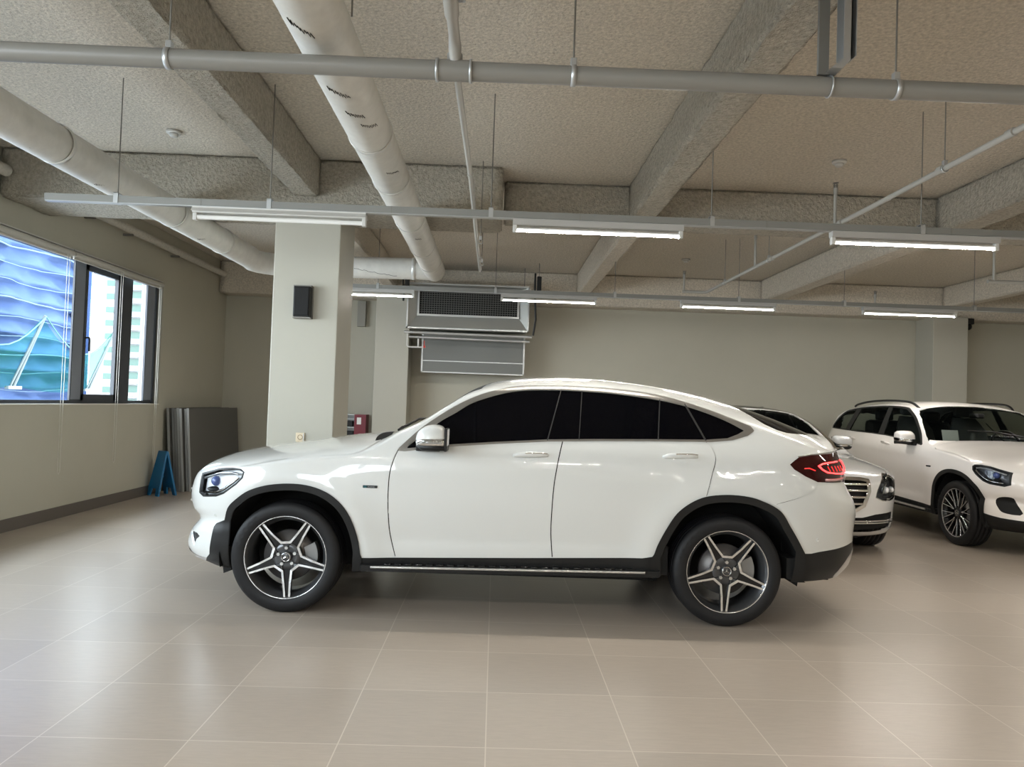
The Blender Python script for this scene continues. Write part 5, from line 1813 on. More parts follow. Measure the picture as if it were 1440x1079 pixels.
# ---- white SUV at the right, nose towards the camera
def white_suv():
    root = thing('suv', 'white SUV with roof rails parked at the right edge, facing the camera', 'car', (6.10, 8.52, 0), rz=pi / 2, group='cars parked on the tiled floor')
    top = HOODTOP + [(0.56, 1.165), (0.66, 1.225), (0.80, 1.30), (0.985, 1.415), (1.15, 1.51), (1.28, 1.565), (1.43, 1.60), (1.60, 1.622), (1.9, 1.635), (2.3, 1.63), (2.7, 1.61), (3.05, 1.575), (3.30, 1.535), (3.42, 1.50), (3.48, 1.44), (3.56, 1.30), (3.66, 1.12)]
    bot = [(-0.78, 0.24), (0.0, 0.27), (1.4, 0.305), (2.85, 0.31), (3.66, 0.30)]
    rear = [(3.66, 0.30), (3.73, 0.40), (3.76, 0.55), (3.76, 0.72), (3.73, 0.86), (3.70, 1.0), (3.66, 1.12)]
    crown = [(-0.9, 0.10), (-0.5, 0.115), (0.3, 0.125), (0.5, 0.10), (0.65, 0.075), (1.1, 0.075), (1.4, 0.09), (3.0, 0.10), (3.3, 0.14), (3.7, 0.16)]
    wd = [w for w in WIDTH_SUV if w[0] < 1.12] + [(1.20, 0.865), (1.30, 0.825), (1.40, 0.78), (1.50, 0.735), (1.60, 0.685), (1.66, 0.65)]
    B = Body(top, bot, FRONT_SUV, rear, wd, crown, ra=(0.6, 3.0), arches=((0.0, 0.36, 0.50), (2.845, 0.36, 0.52)), lines=((0.30, 0.945, 2.6, 1.01, 0.006, 0.12), (0.5, 0.50, 2.45, 0.52, -0.008, 0.12)))
    tr = smooth_line([(0.70, 1.085), (0.807, 1.205), (0.927, 1.30), (1.062, 1.392), (1.199, 1.462), (1.339, 1.512), (1.45, 1.535), (1.7, 1.55), (2.1, 1.552), (2.6, 1.532), (2.95, 1.495), (3.12, 1.45), (3.26, 1.36), (3.35, 1.245)], 4) + [(3.33, 1.200), (2.9, 1.185), (2.4, 1.172), (1.984, 1.165), (1.654, 1.155), (1.306, 1.132), (0.989, 1.104), (0.72, 1.070)]
    gl = smooth_line([(0.75, 1.10), (0.923, 1.255), (1.038, 1.333), (1.127, 1.392), (1.22, 1.438), (1.35, 1.487), (1.45, 1.512), (1.7, 1.53), (2.1, 1.534), (2.6, 1.514), (2.93, 1.478), (3.08, 1.438), (3.22, 1.35), (3.315, 1.235)], 4) + [(3.30, 1.212), (2.9, 1.198), (2.4, 1.185), (1.984, 1.178), (1.654, 1.168), (1.306, 1.145), (0.989, 1.117), (0.76, 1.09)]
    fdoor = smooth_line([(0.690, 1.08), (0.655, 1.009), (0.636, 0.921), (0.630, 0.802), (0.636, 0.668), (0.652, 0.531), (0.69, 0.383)], 4)
    bline = smooth_line([(1.760, 1.160), (1.745, 1.109), (1.728, 1.009), (1.715, 0.874), (1.708, 0.703), (1.708, 0.565), (1.72, 0.412)], 4)
    rdoor = smooth_line([(2.74, 1.18), (2.77, 1.12), (2.765, 1.05), (2.725, 0.95), (2.691, 0.850)], 4)
    R = suv_front_regions() + [
        ('gap_door_front', dict(poly=ribbon(fdoor, 0.007))),
        ('gap_door_mid', dict(poly=ribbon(bline, 0.007))),
        ('gap_door_rear', dict(poly=ribbon(rdoor, 0.006))),
        ('pillar_trim', dict(poly=[(1.70, 1.14), (1.86, 1.15), (1.90, 1.56), (1.80, 1.56)], fn=lambda x, y, z: inside(gl, x, z))),
        ('pillar_trim', dict(poly=[(2.74, 1.15), (2.88, 1.15), (2.78, 1.56), (2.64, 1.56)], fn=lambda x, y, z: inside(gl, x, z))),
        ('front_window', dict(poly=gl, fn=lambda x, y, z: x < 1.8)),
        ('rear_window', dict(poly=gl, fn=lambda x, y, z: x < 2.72)),
        ('quarter_window', dict(poly=gl)),
        ('window_trim', dict(poly=tr)),
        ('windshield', dict(poly=[(0.50, 1.09), (0.60, 1.125), (0.70, 1.185), (0.84, 1.272), (1.024, 1.392), (1.176, 1.478), (1.26, 1.515), (1.40, 1.62), (0.4, 1.62)], fn=lambda x, y, z: (x < 1.30 - 0.16 * y * y) & (x > 0.50 + 0.14 * y * y))),
        ('rear_glass', dict(poly=[(3.46, 1.45), (3.44, 1.36), (3.52, 1.20), (3.7, 1.16), (3.7, 1.5)], fn=lambda x, y, z: y < 0.62)),
        ('open_rear', dict(poly=AR_IN)),
        ('rear_arch_trim', dict(poly=[(2.335, 0.22)] + ARCH_R_S + [(3.36, 0.22)])),
        ('side_intake', dict(front=smooth_line([(0.655, 0.455), (0.67, 0.53), (0.71, 0.60), (0.77, 0.61), (0.81, 0.585), (0.82, 0.52), (0.80, 0.455), (0.74, 0.435), (0.68, 0.435)], 3))),
        ('lower_intake', dict(front=[(-0.1, 0.385), (0.46, 0.385), (0.54, 0.44), (0.50, 0.50), (-0.1, 0.51)])),
        ('front_valance', dict(poly=[(-1.0, 0.1), (-1.0, 0.36), (-0.60, 0.39), (-0.44, 0.42), (-0.40, 0.42), (-0.40, 0.1)])),
        ('rear_valance', dict(poly=[(3.30, 0.57), (3.349, 0.492), (3.43, 0.493), (4.0, 0.56), (4.0, 0.1), (3.2, 0.1), (3.2, 0.57)])),
        ('rocker_panel', dict(poly=[(0.40, 0.370), (0.48, 0.372), (1.536, 0.404), (2.29, 0.43), (2.40, 0.45), (2.40, 0.1), (0.40, 0.1)])),
        ('taillight', dict(poly=[(3.36, 0.93), (3.40, 1.07), (4.0, 1.08), (4.0, 0.90)], fn=lambda x, y, z: y > 0.45)),
        ('hood', dict(poly=smooth_line(HOODLINE, 4) + [(0.50, 1.4), (-1.0, 1.4), (-1.0, 0.835), (-0.70, 0.855)])),
        ('front_bumper', dict(poly=[(-1.0, 0.1), (-1.0, 0.86), (-0.66, 0.872), (-0.60, 0.70), (-0.44, 0.60), (-0.40, 0.40), (-0.40, 0.1)])),
        ('front_fender', dict(poly=fdoor + [(0.0, 0.2), (-0.8, 0.3), (-0.8, 0.9), (0.5, 1.14), (0.655, 1.10)], fn=lambda x, y, z: z < 1.16)),
        ('front_door', dict(poly=fdoor[::-1] + [(0.72, 1.10), (1.2, 1.16), (1.755, 1.18)] + bline)),
        ('rear_door', dict(poly=bline[::-1] + [(2.3, 1.20), (2.74, 1.20)] + rdoor + [(2.6, 0.7), (2.3, 0.4)])),
        ('quarter_panel', dict(poly=[(2.6, 0.4), (2.6, 1.22), (3.3, 1.22), (4.0, 1.1), (4.0, 0.4)])),
        ('roof', dict(fn=lambda x, y, z: x < 99)),
    ]
    hdr = [(1.30 - 0.16 * y * y, y) for y in np.linspace(0, 0.66, 22)]
    cwl = [(0.50 + 0.14 * y * y, y) for y in np.linspace(0, 0.80, 24)]
    P, Nn, F = cut_panels(B, R, (hdr, cwl))
    W = m_paint_pinkish
    M = {
        'hood': (W, False, None, 0), 'front_bumper': (W, False, None, 0), 'roof': (W, False, None, 0, 'roof_and_pillars'),
        'front_fender': (W, True, None, 0), 'front_door': (W, True, None, 0), 'rear_door': (W, True, None, 0), 'quarter_panel': (W, True, None, 0),
        'front_window': (m_glass, True, 'front_door', -0.004), 'pillar_trim': (m_black_plastic, True, 'rear_door', -0.003), 'rear_window': (m_glass, True, 'rear_door', -0.004), 'quarter_window': (m_glass, True, 'quarter_panel', -0.004),
        'window_trim': (m_black_plastic, True, None, 0.003), 'windshield': (m_glass, False, None, -0.002), 'rear_glass': (m_glass, False, None, -0.002),
        'taillight': (m_tail, True, None, 0.003), 'headlight': (m_lens, True, None, 0.0), 'headlight_frame': (m_black_plastic, True, None, 0.0),
        'front_arch_trim': (m_clad, True, None, 0.012, 'arch_trim'), 'rear_arch_trim': (m_clad, True, None, 0.012, 'arch_trim'), 'side_intake': (m_black, True, None, -0.02), 'lower_intake': (m_black, False, None, -0.02),
        'grille': (m_black, False, None, -0.02), 'front_valance': (m_clad, False, None, 0.0), 'rear_valance': (m_clad, False, None, 0.0), 'rocker_panel': (m_clad, True, None, 0.004),
    }
    order = ['hood', 'front_bumper', 'roof', 'front_fender', 'front_door', 'rear_door', 'quarter_panel']
    F = {k: F[k] for k in order + [k for k in F if k not in order]}
    obs = emit_panels(B, root, R, M, P, Nn, F)
    for s in SIDES:
        panel_object('headlight_housing', P, Nn, F['headlight'], m_rim_dark, obs[('headlight', s)], (s,), -0.055, 0.0)
    suv_front_details(B, root, obs)
    inner_skin(B, root, lambda x: 1.03, 0.075, cut=((0.0, 0.36, 0.56), (2.845, 0.36, 0.58)))
    wheel_well(root, 'wheel_well', 0.0, 0.36, 0.47)
    wheel_well(root, 'wheel_well', 2.845, 0.36, 0.485)
    underbody(root, -0.72, 3.55)
    interior(root, 0.72, 1.50, 2.45, 0.50, 1.12, 0.74, mat('covered_seat', (0.12, 0.12, 0.115), 0.35))
    sh = MB()
    sh.add([(0.98, 0.28, 1.02), (1.02, 0.46, 1.02), (1.12, 0.44, 1.26), (1.08, 0.26, 1.26)], [(0, 1, 2, 3)])
    sh.add([(0.985, 0.27, 1.02), (1.025, 0.45, 1.02), (1.125, 0.43, 1.26), (1.085, 0.25, 1.26)], [(3, 2, 1, 0)])
    sh.build('seat_cover_sheet', m_paper, root)
    for s in SIDES:
        wheel(root, -0.0, s * 0.930, s, 'mesh', ang=0.2)
        wheel(root, 2.850, s * 0.930, s, 'mesh', ang=0.5)
        rb = MB()
        rb.add([(0.42, s * 0.80, 0.300), (2.40, s * 0.80, 0.318), (2.40, s * 0.955, 0.312), (0.47, s * 0.955, 0.292), (0.42, s * 0.80, 0.345), (2.40, s * 0.80, 0.372), (2.40, s * 0.958, 0.352), (0.47, s * 0.958, 0.330)], [(0, 3, 2, 1), (4, 5, 6, 7), (0, 1, 5, 4), (1, 2, 6, 5), (2, 3, 7, 6), (3, 0, 4, 7)])
        r_ = rb.build('running_board', m_clad, root)
        MB().tube([(0.535, s * 0.962, 0.322), (2.305, s * 0.962, 0.343)], 0.011, 10).build('bright_edge', m_satin, r_)
        mirror(root, 0.93, 1.155, s * 0.868, s, W)
        door_handle(B, 1.45, 1.66, 1.050, 1.058, s, W, root)
        door_handle(B, 2.42, 2.63, 1.072, 1.078, s, W, root)
        c, n = B.at(0.510, 0.836, 0.0025, s)
        bd = MB().box((-0.047, -0.003, -0.0085), (0.047, 0.003, 0.0085), 0.0025).build('fender_badge', m_rim_black, root)
        bd.location = c
        # roof rail
        pts = [(1.30, s * 0.615, 1.515), (1.42, s * 0.635, 1.585), (1.62, s * 0.645, 1.615), (2.1, s * 0.645, 1.626), (2.6, s * 0.635, 1.612), (3.0, s * 0.61, 1.575), (3.12, s * 0.60, 1.545)]
        MB().tube(smooth_line(pts, 4), 0.016, 10).build('roof_rail', m_rim_black if s < 0 else m_black_plastic, root)
    MB().tube([(0.62, -0.50, 1.18), (0.70, 0.05, 1.262), (0.72, 0.35, 1.265)], 0.009, 8).build('wiper', m_black_plastic, root)
    sp = MB().add([(-0.79, 0.42, 0.36), (-0.84, 0.10, 0.36), (-0.84, -0.10, 0.36), (-0.79, -0.42, 0.36), (-0.80, 0.44, 0.40), (-0.875, 0.10, 0.40), (-0.875, -0.10, 0.40), (-0.80, -0.44, 0.40)], [(i, i + 1, i + 5, i + 4) for i in range(3)])
    sp.build('skid_plate', m_satin, root)
    MB().box((-0.09, -0.05, 0), (0.09, 0.05, 0.06), 0.02).build('interior_mirror', m_black_plastic, root).location = (1.10, 0, 1.42)
    return root


white_suv()


# ---- silver-white saloon between the two, nose towards the camera
def saloon():
    root = thing('saloon_car', 'silvery white saloon with chrome grille half hidden behind the foreground car', 'car', (3.25, 8.36, 0), rz=pi / 2, group='cars parked on the tiled floor')
    top = [(-0.83, 0.775), (-0.79, 0.812), (-0.70, 0.848), (-0.5, 0.892), (-0.2, 0.945), (0.2, 0.998), (0.55, 1.045), (0.68, 1.085), (0.85, 1.165), (1.05, 1.262), (1.25, 1.352), (1.42, 1.415), (1.6, 1.455), (1.85, 1.483), (2.1, 1.49), (2.4, 1.482), (2.8, 1.45), (3.2, 1.37), (3.6, 1.24), (3.9, 1.13), (4.1, 1.09), (4.32, 1.06)]
    bot = [(-0.72, 0.20), (0.0, 0.19), (1.6, 0.19), (3.16, 0.20), (4.25, 0.28)]
    front = [(-0.72, 0.20), (-0.84, 0.235), (-0.872, 0.28), (-0.868, 0.40), (-0.872, 0.50), (-0.870, 0.60), (-0.855, 0.70), (-0.83, 0.775)]
    rear = [(4.25, 0.28), (4.36, 0.40), (4.38, 0.60), (4.37, 0.80), (4.35, 0.95), (4.32, 1.06)]
    wd = [(0.18, 0.83), (0.24, 0.88), (0.32, 0.915), (0.45, 0.935), (0.60, 0.948), (0.75, 0.950), (0.88, 0.940), (0.97, 0.915), (1.02, 0.885), (1.08, 0.845), (1.2, 0.79), (1.35, 0.72), (1.49, 0.63)]
    crown = [(-0.9, 0.10), (-0.5, 0.12), (0.3, 0.13), (0.55, 0.10), (0.7, 0.08), (1.2, 0.08), (1.4, 0.09), (2.6, 0.11), (3.2, 0.14), (3.8, 0.12), (4.4, 0.12)]
    B = Body(top, bot, front, rear, wd, crown, fa=(0.72, 2.6), arches=((0.0, 0.34, 0.42), (3.16, 0.34, 0.42)), bulge=0.010, lines=((0.3, 0.84, 3.6, 0.88, 0.006, 0.12),))
    arc = lambda cx: [(cx - 0.37, 0.10)] + [(cx + 0.385 * math.cos(a), 0.345 + 0.385 * math.sin(a)) for a in np.linspace(pi * 1.05, -0.05 * pi, 26)] + [(cx + 0.37, 0.10)]
    gl = smooth_line([(0.62, 1.02), (0.80, 1.085), (1.05, 1.20), (1.30, 1.31), (1.5, 1.37), (1.9, 1.41), (2.4, 1.40), (2.9, 1.36), (3.3, 1.26), (3.5, 1.15)], 4) + [(3.45, 1.075), (2.4, 1.05), (1.4, 1.035)]
    tr = [(x, z + 0.014) for x, z in gl[:37]] + [(3.53, 1.14), (3.48, 1.06), (2.4, 1.036), (1.4, 1.020), (0.56, 1.00)]
    hood_s = smooth_line([(-0.62, 0.80), (-0.4, 0.845), (0.0, 0.925), (0.4, 0.985), (0.62, 1.01), (0.66, 1.06)], 4)
    fdoor = smooth_line([(0.70, 1.0), (0.66, 0.85), (0.66, 0.6), (0.72, 0.3)], 4)
    bline = smooth_line([(1.80, 1.03), (1.79, 0.85), (1.78, 0.6), (1.80, 0.28)], 4)
    rdoor = smooth_line([(2.95, 1.03), (2.98, 0.9), (2.92, 0.78)], 4)
    hl = smooth_line([(0.555, 0.60), (0.575, 0.67), (0.64, 0.765), (0.725, 0.82), (0.80, 0.805), (0.865, 0.735), (0.885, 0.64), (0.845, 0.585), (0.74, 0.565), (0.64, 0.568)], 3)
    hlo = [(0.74 + (y - 0.74) * 1.07, 0.69 + (z - 0.69) * 1.07) for y, z in hl]
    R = [
        ('gap_hood', dict(poly=ribbon(hood_s, 0.006))),
        ('headlight', dict(front=hl)),
        ('headlight_frame', dict(front=hlo)),
        ('grille', dict(front=[(-0.1, 0.475), (0.30, 0.475), (0.40, 0.53), (0.455, 0.66), (0.45, 0.755), (0.40, 0.765), (-0.1, 0.775)])),
        ('grille_frame', dict(front=[(-0.1, 0.445), (0.31, 0.445), (0.425, 0.51), (0.487, 0.66), (0.482, 0.775), (0.40, 0.79), (-0.1, 0.80)])),
        ('lower_intake', dict(front=[(-0.1, 0.255), (0.50, 0.255), (0.80, 0.285), (0.855, 0.36), (0.845, 0.43), (0.78, 0.445), (0.55, 0.43), (0.40, 0.40), (-0.1, 0.40)])),
        ('open_front', dict(poly=arc(0.0))), ('open_rear', dict(poly=arc(3.16))),
        ('gap_door_front', dict(poly=ribbon(fdoor, 0.007))), ('gap_door_mid', dict(poly=ribbon(bline, 0.007))), ('gap_door_rear', dict(poly=ribbon(rdoor, 0.006))),
        ('pillar_trim', dict(poly=[(1.76, 1.0), (1.90, 1.0), (1.96, 1.45), (1.86, 1.45)], fn=lambda x, y, z: inside(gl, x, z))),
        ('front_window', dict(poly=gl, fn=lambda x, y, z: x < 1.85)),
        ('rear_window', dict(poly=gl)),
        ('window_trim', dict(poly=tr)),
        ('windshield', dict(poly=[(0.50, 0.99), (0.62, 1.025), (0.80, 1.105), (1.05, 1.222), (1.30, 1.333), (1.50, 1.40), (1.6, 1.55), (0.4, 1.55)], fn=lambda x, y, z: (x < 1.56 - 0.2 * y * y) & (x > 0.56 + 0.12 * y * y))),
        ('rear_glass', dict(poly=[(2.95, 1.405), (3.3, 1.30), (3.62, 1.17), (3.85, 1.105), (3.9, 1.6), (2.95, 1.6)])),
        ('glass_roof', dict(poly=[(1.60, 1.30), (2.92, 1.30), (2.92, 1.6), (1.60, 1.6)], fn=lambda x, y, z: y < 0.56)),
        ('taillight', dict(poly=[(4.0, 0.80), (4.02, 0.95), (4.5, 0.98), (4.5, 0.78)], fn=lambda x, y, z: y > 0.5)),
        ('front_lip', dict(poly=[(-1.0, 0.1), (-1.0, 0.262), (-0.55, 0.275), (-0.37, 0.29), (-0.37, 0.1)])),
        ('rocker_panel', dict(poly=[(0.37, 0.1), (0.37, 0.27), (2.8, 0.27), (2.8, 0.1)])),
        ('hood', dict(poly=hood_s + [(0.6, 1.4), (-1.0, 1.4), (-1.0, 0.76), (-0.75, 0.77)])),
        ('front_bumper', dict(poly=[(-1.0, 0.1), (-1.0, 0.80), (-0.62, 0.80), (-0.50, 0.62), (-0.36, 0.55), (-0.36, 0.1)])),
        ('front_fender', dict(poly=fdoor + [(0.0, 0.15), (-0.8, 0.3), (-0.8, 0.9), (0.5, 1.05), (0.70, 1.0)])),
        ('front_door', dict(poly=fdoor[::-1] + [(0.72, 1.02), (1.80, 1.04)] + bline)),
        ('rear_door', dict(poly=bline[::-1] + [(2.95, 1.06)] + rdoor + [(2.8, 0.3)])),
        ('quarter_panel', dict(poly=[(2.7, 0.2), (2.7, 1.06), (3.5, 1.1), (4.6, 1.0), (4.6, 0.2)])),
        ('roof', dict(fn=lambda x, y, z: x < 99)),
    ]
    hdr = [(1.56 - 0.2 * y * y, y) for y in np.linspace(0, 0.66, 22)]
    cwl = [(0.56 + 0.12 * y * y, y) for y in np.linspace(0, 0.80, 24)]
    rim_ = [(1.60, y) for y in np.linspace(0, 0.56, 12)] + [(2.92, 0.56)] + [(2.92, y) for y in np.linspace(0.56, 0, 12)]
    P, Nn, F = cut_panels(B, R, (hdr, cwl, rim_))
    W = m_paint_silver
    M = {
        'hood': (W, False, None, 0), 'front_bumper': (W, False, None, 0), 'roof': (W, False, None, 0, 'roof_and_pillars'), 'glass_roof': (m_tint, False, None, 0.002), 'front_fender': (W, True, None, 0), 'front_door': (W, True, None, 0), 'rear_door': (W, True, None, 0), 'quarter_panel': (W, True, None, 0),
        'front_window': (m_glass, True, 'front_door', -0.004), 'pillar_trim': (m_black_plastic, True, 'rear_door', -0.003), 'rear_window': (m_glass, True, 'rear_door', -0.004), 'window_trim': (m_chrome, True, None, 0.003), 'windshield': (m_glass, False, None, -0.002), 'rear_glass': (m_glass, False, None, -0.002),
        'taillight': (m_tail, True, None, 0.003), 'headlight': (m_lens, True, None, 0.0), 'headlight_frame': (m_chrome, True, None, -0.004), 'lower_intake': (m_black, False, None, -0.03), 'grille': (m_black, False, None, -0.035), 'grille_frame': (m_chrome, False, None, 0.006), 'front_lip': (W, False, None, 0.010), 'rocker_panel': (W, True, None, 0.006),
    }
    order = ['hood', 'front_bumper', 'roof', 'front_fender', 'front_door', 'rear_door', 'quarter_panel']
    F = {k: F[k] for k in order + [k for k in F if k not in order]}
    obs = emit_panels(B, root, R, M, P, Nn, F)

    def nose(y, z, off=0.0):
        p, q, ok = B.inv_front(np.array([abs(y)]), np.array([z]))
        c = B.pos(p, q)[0]
        return Vector((c[0] - off, y, z))
    for s in SIDES:
        h = obs[('headlight', s)]
        panel_object('headlight_housing', P, Nn, F['headlight'], m_rim_dark, h, (s,), -0.05, 0.0)
        for yy, zz, r in ((0.69, 0.665, 0.036), (0.78, 0.665, 0.032)):
            MB().ball(nose(s * yy, zz, -0.030), r, 16).build('projector_lens', m_reflector, h)
        for path in ([(0.665, 0.745), (0.735, 0.795), (0.80, 0.785), (0.85, 0.72), (0.865, 0.65)], [(0.64, 0.60), (0.74, 0.595), (0.84, 0.61)], [(0.64, 0.63), (0.665, 0.70), (0.70, 0.735)]):
            pts = []
            for i in range(len(path) - 1):
                for t in np.linspace(0, 1, 6)[:-1]:
                    pts.append(nose(s * (path[i][0] + (path[i + 1][0] - path[i][0]) * t), path[i][1] + (path[i + 1][1] - path[i][1]) * t, -0.010))
            MB().tube(pts, 0.007, 8).build('light_bar', m_chrome, h)
        mirror(root, 0.93, 1.075, s * 0.845, s, W)
        for x in (0.0, 3.16):
            wheel(root, x, s * 0.925, s, 'mesh', R=0.345, ang=0.1)
        for zz, y0 in ((0.345, 0.30), (0.365, 0.30)):
            MB().tube([nose(s * y, zz, 0.004) for y in np.linspace(y0, 0.82, 10)], 0.008, 8).build('intake_bar', m_chrome, root)
    g = MB()
    for z in (0.535, 0.60, 0.665, 0.725):
        g2 = MB()
        w_ = 0.40 if z < 0.58 else 0.445
        g2.tube([nose(y, z, -0.008) for y in np.linspace(-w_, w_, 19)], 0.013, 8)
        g2.build('grille_bar', m_chrome, root)
    st = star(MB(), (0, 0, 0), 0.035, 0.0, 0.006).build('star_emblem', m_chrome, root)
    st.location = (-0.80, 0, 0.87)
    st.rotation_euler = (0, 0, -pi / 2)
    inner_skin(B, root, lambda x: 0.93, 0.075, cut=((0.0, 0.345, 0.46), (3.16, 0.345, 0.46)))
    wheel_well(root, 'wheel_well', 0.0, 0.345, 0.39)
    wheel_well(root, 'wheel_well', 3.16, 0.345, 0.39)
    underbody(root, -0.70, 4.1, 0.76, 0.16, 0.42, 0.0, 3.16)
    interior(root, 0.85, 1.75, 2.75, 0.38, 0.98, 0.74, m_black_plastic)
    return root


saloon()


# ------------------------------------------------------------------ what stands outside the windows
def tarp_material():
    m = mat('blue_tarpaulin', (0.10, 0.21, 0.62), 0.85, spec=0.1)
    nt = m.node_tree
    N, L = nt.nodes, nt.links
    b = N['Principled BSDF']
    tc = N.new('ShaderNodeTexCoord')
    sp = N.new('ShaderNodeSeparateXYZ')
    L.new(tc.outputs['Object'], sp.inputs[0])
    nz = N.new('ShaderNodeTexNoise')
    nz.inputs['Scale'].default_value = 0.8
    nz.inputs['Detail'].default_value = 6
    L.new(tc.outputs['Object'], nz.inputs['Vector'])
    r = N.new('ShaderNodeValToRGB')
    r.color_ramp.elements[0].position = 0.3
    r.color_ramp.elements[1].position = 0.7
    r.color_ramp.elements[0].color = (0.038, 0.064, 0.150, 1)
    r.color_ramp.elements[1].color = (0.062, 0.098, 0.200, 1)
    L.new(nz.outputs['Fac'], r.inputs[0])
    L.new(r.outputs[0], b.inputs['Base Color'])
    return m


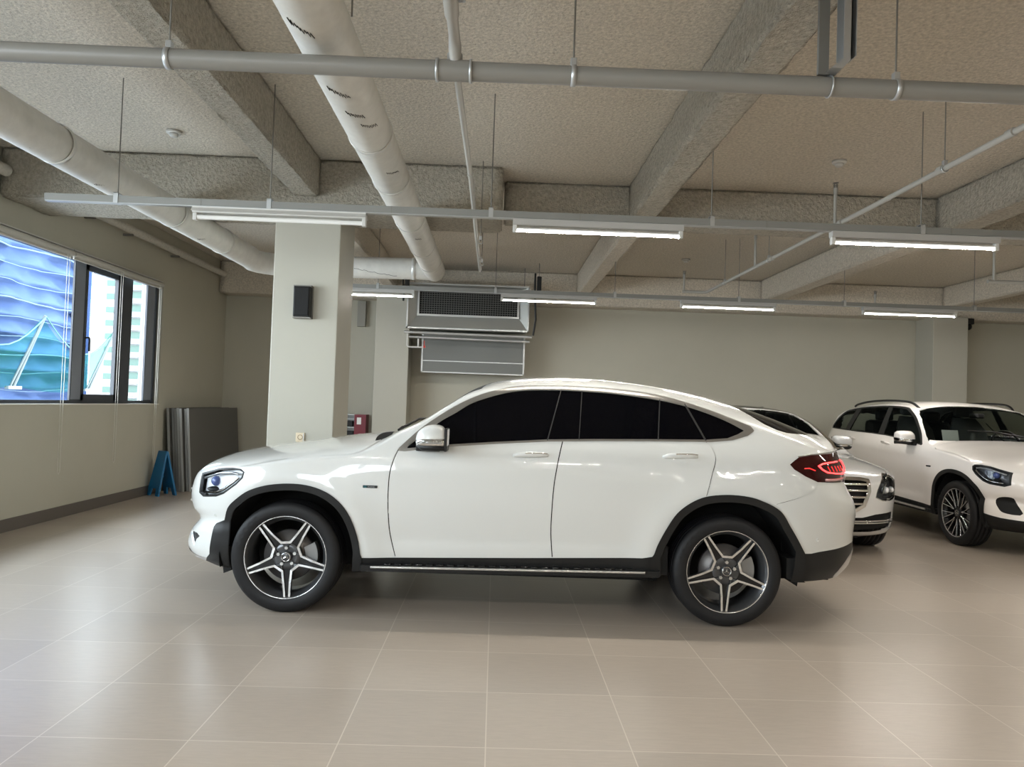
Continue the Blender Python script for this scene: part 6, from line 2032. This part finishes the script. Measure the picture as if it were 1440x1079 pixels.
def outside():
    X0 = -9.30
    t = thing('tarpaulin_building', 'building wrapped in rippled blue tarpaulin outside the left window', 'building', (X0, 0, 0))
    # rippled sheet, hung in horizontal courses
    bm = bmesh.new()
    ny, nz = 60, 190
    y0, y1, z0, z1 = 10.8, 17.0, -6.0, 7.0
    r = random.Random(3)
    ph = [r.uniform(0, 6) for _ in range(9)]
    vs = []
    for i in range(ny + 1):
        for j in range(nz + 1):
            y = y0 + (y1 - y0) * i / ny
            z = z0 + (z1 - z0) * j / nz
            c = z / 0.34 + 0.10 * math.sin(0.5 * y + ph[0])
            fz = c - math.floor(c)
            row = math.floor(c)
            d = 0.20 * (1 - fz) ** 2 + 0.05 * math.sin(2.3 * y + ph[row % 9] + 2 * fz) * fz + 0.035 * math.sin(5.1 * y - 3 * fz + ph[(row + 3) % 9]) + 0.02 * math.sin(9.3 * y + 7 * fz + ph[(row + 5) % 9])
            vs.append((d, y, z))
    fs = []
    for i in range(ny):
        for j in range(nz):
            fs.append((i * (nz + 1) + j, (i + 1) * (nz + 1) + j, (i + 1) * (nz + 1) + j + 1, i * (nz + 1) + j + 1))
    MB().add(vs, fs, True).build('tarpaulin', tarp_material(), t)
    MB().box((-6, y0, z0), (-0.25, y1 - 0.02, z1)).build('block', mat('grey_block', (0.35, 0.36, 0.38), 0.8), t)
    m_fold_highlight = mat('tarpaulin_fold_highlight', (0.09, 0.13, 0.19), 0.8, spec=0.1)  # paler blue lines, painted-in highlights along the tarpaulin folds
    for row in range(-17, 20):
        pts = []
        for k in range(ny + 1):
            y = y0 + (y1 - y0) * k / ny
            z = (row - 0.10 * math.sin(0.5 * y + ph[0])) * 0.34
            pts.append((0.195 + 0.035 * math.sin(5.1 * y + ph[(row + 3) % 9]) + 0.02 * math.sin(9.3 * y + ph[(row + 5) % 9]), y, z + 0.03 * math.sin(2.1 * y + row)))
        MB().tube(pts, 0.011 if row % 3 else 0.019, 6).build('fold_line', m_fold_highlight, t)
    MB().box((-0.25, y1 - 0.03, z0), (0.36, y1 + 0.01, z1)).build('edge_strip', mat('blue_tarpaulin'), t)
    # green debris net slung from slanting brackets
    n = thing('debris_net', 'translucent green safety net slung along the blue tarpaulin', 'net', (-8.92, 0, 0))
    ys = [11.75, 14.37, 17.0]
    nv, nf = [], []
    K, J = 12, 8
    cols = 0
    for a in range(len(ys) - 1):
        for k in range(K + (1 if a == len(ys) - 2 else 0)):
            tt = k / K
            y = ys[a] + (ys[a + 1] - ys[a]) * tt
            sag = math.sin(pi * tt)
            for j in range(J + 1):
                u = j / J
                zt = 2.70 - 0.62 * sag
                zb = 1.42 - 0.10 * sag
                z = zb + (zt - zb) * u
                x = 0.02 + 0.48 * u - 0.03 * math.sin(pi * u) * (1 + 0.6 * math.sin(7 * y))
                nv.append((x, y, z))
            cols += 1
    for c in range(cols - 1):
        for j in range(J):
            nf.append((c * (J + 1) + j, (c + 1) * (J + 1) + j, (c + 1) * (J + 1) + j + 1, c * (J + 1) + j + 1))
    m_net = mat('green_net', (0.014, 0.115, 0.085), 0.8, spec=0.1, trans=(0.55, (0.62, 0.97, 0.90)))
    MB().add(nv, nf, True).build('net_sheet', m_net, n)
    for y in ys:
        b = MB().tube([(0.02, y, 1.40), (0.54, y, 2.74)], 0.030, 8).tube([(0.02, y - 0.10, 1.40), (0.54, y, 2.74)], 0.020, 8)
        b.box((-0.01, y - 0.2, 1.36), (0.06, y + 0.2, 1.42))
        b.build('bracket', mat('pale_bracket_steel', (0.11, 0.13, 0.135), 0.6), n)
    pts = []
    for a in range(len(ys) - 1):
        for k in range(10):
            tt = k / 10
            pts.append((0.56, ys[a] + (ys[a + 1] - ys[a]) * tt, 2.72 - 0.62 * math.sin(pi * tt)))
    MB().tube(pts, 0.012, 6).build('edge_rope', mat('net_rope', (0.05, 0.14, 0.14), 0.7), n)
    # white apartment tower far off
    a = thing('apartment_tower', 'tall white apartment tower with green glazed balconies seen through the window', 'building', (-77.0, 160.0, 0))
    m_twhite = mat('tower_white', (0.165, 0.17, 0.168), 0.8)
    m_tgrey = mat('tower_grey', (0.12, 0.128, 0.128), 0.8)
    m_tglass = mat('tower_green_glass', (0.02, 0.055, 0.042), 0.4)
    Z0, Z1 = -25, 60
    MB().box((-6.9, 0, Z0), (-1.4, 14, Z1)).build('wing', m_twhite, a)
    MB().box((-1.4, 1.0, Z0), (0.9, 14, Z1)).build('stair_core', m_tgrey, a)
    MB().box((0.9, -1.5, Z0), (4.0, 14, Z1)).build('balcony_stack', m_twhite, a)
    MB().box((4.0, -0.5, Z0), (6.4, 14, Z1)).build('end_wing', m_twhite, a)
    fl = -8
    while fl * 2.75 < 58:
        z = fl * 2.75
        if -10 < z < 50:
            MB().box((-4.0, -0.06, z + 0.9), (-2.1, 0.1, z + 2.1)).build('window_pane', m_tglass, a)
            MB().box((1.2, -1.56, z + 1.1), (3.8, -1.4, z + 2.45)).build('window_pane', m_tglass, a)
            rl = MB().box((1.1, -2.3, z - 0.1), (3.9, -1.5, z + 0.08)).box((1.1, -2.3, z + 0.95), (3.9, -2.24, z + 1.02))
            for k in range(10):
                rl.box((1.1 + 0.305 * k, -2.29, z), (1.16 + 0.305 * k, -2.25, z + 1.0))
            rl.build('balcony', m_tgrey, a)
            MB().box((4.55, -0.56, z + 0.6), (5.05, -0.4, z + 2.0)).build('window_pane', mat('tower_dark_glass', (0.05, 0.06, 0.065), 0.3), a)
        fl += 1
    tag(struct(MB().box((-160, -60, -30), (60, 220, -29)).build('ground', mat('street_grey', (0.3, 0.3, 0.3), 0.9))), 'grey street level far below the window', 'ground')


outside()
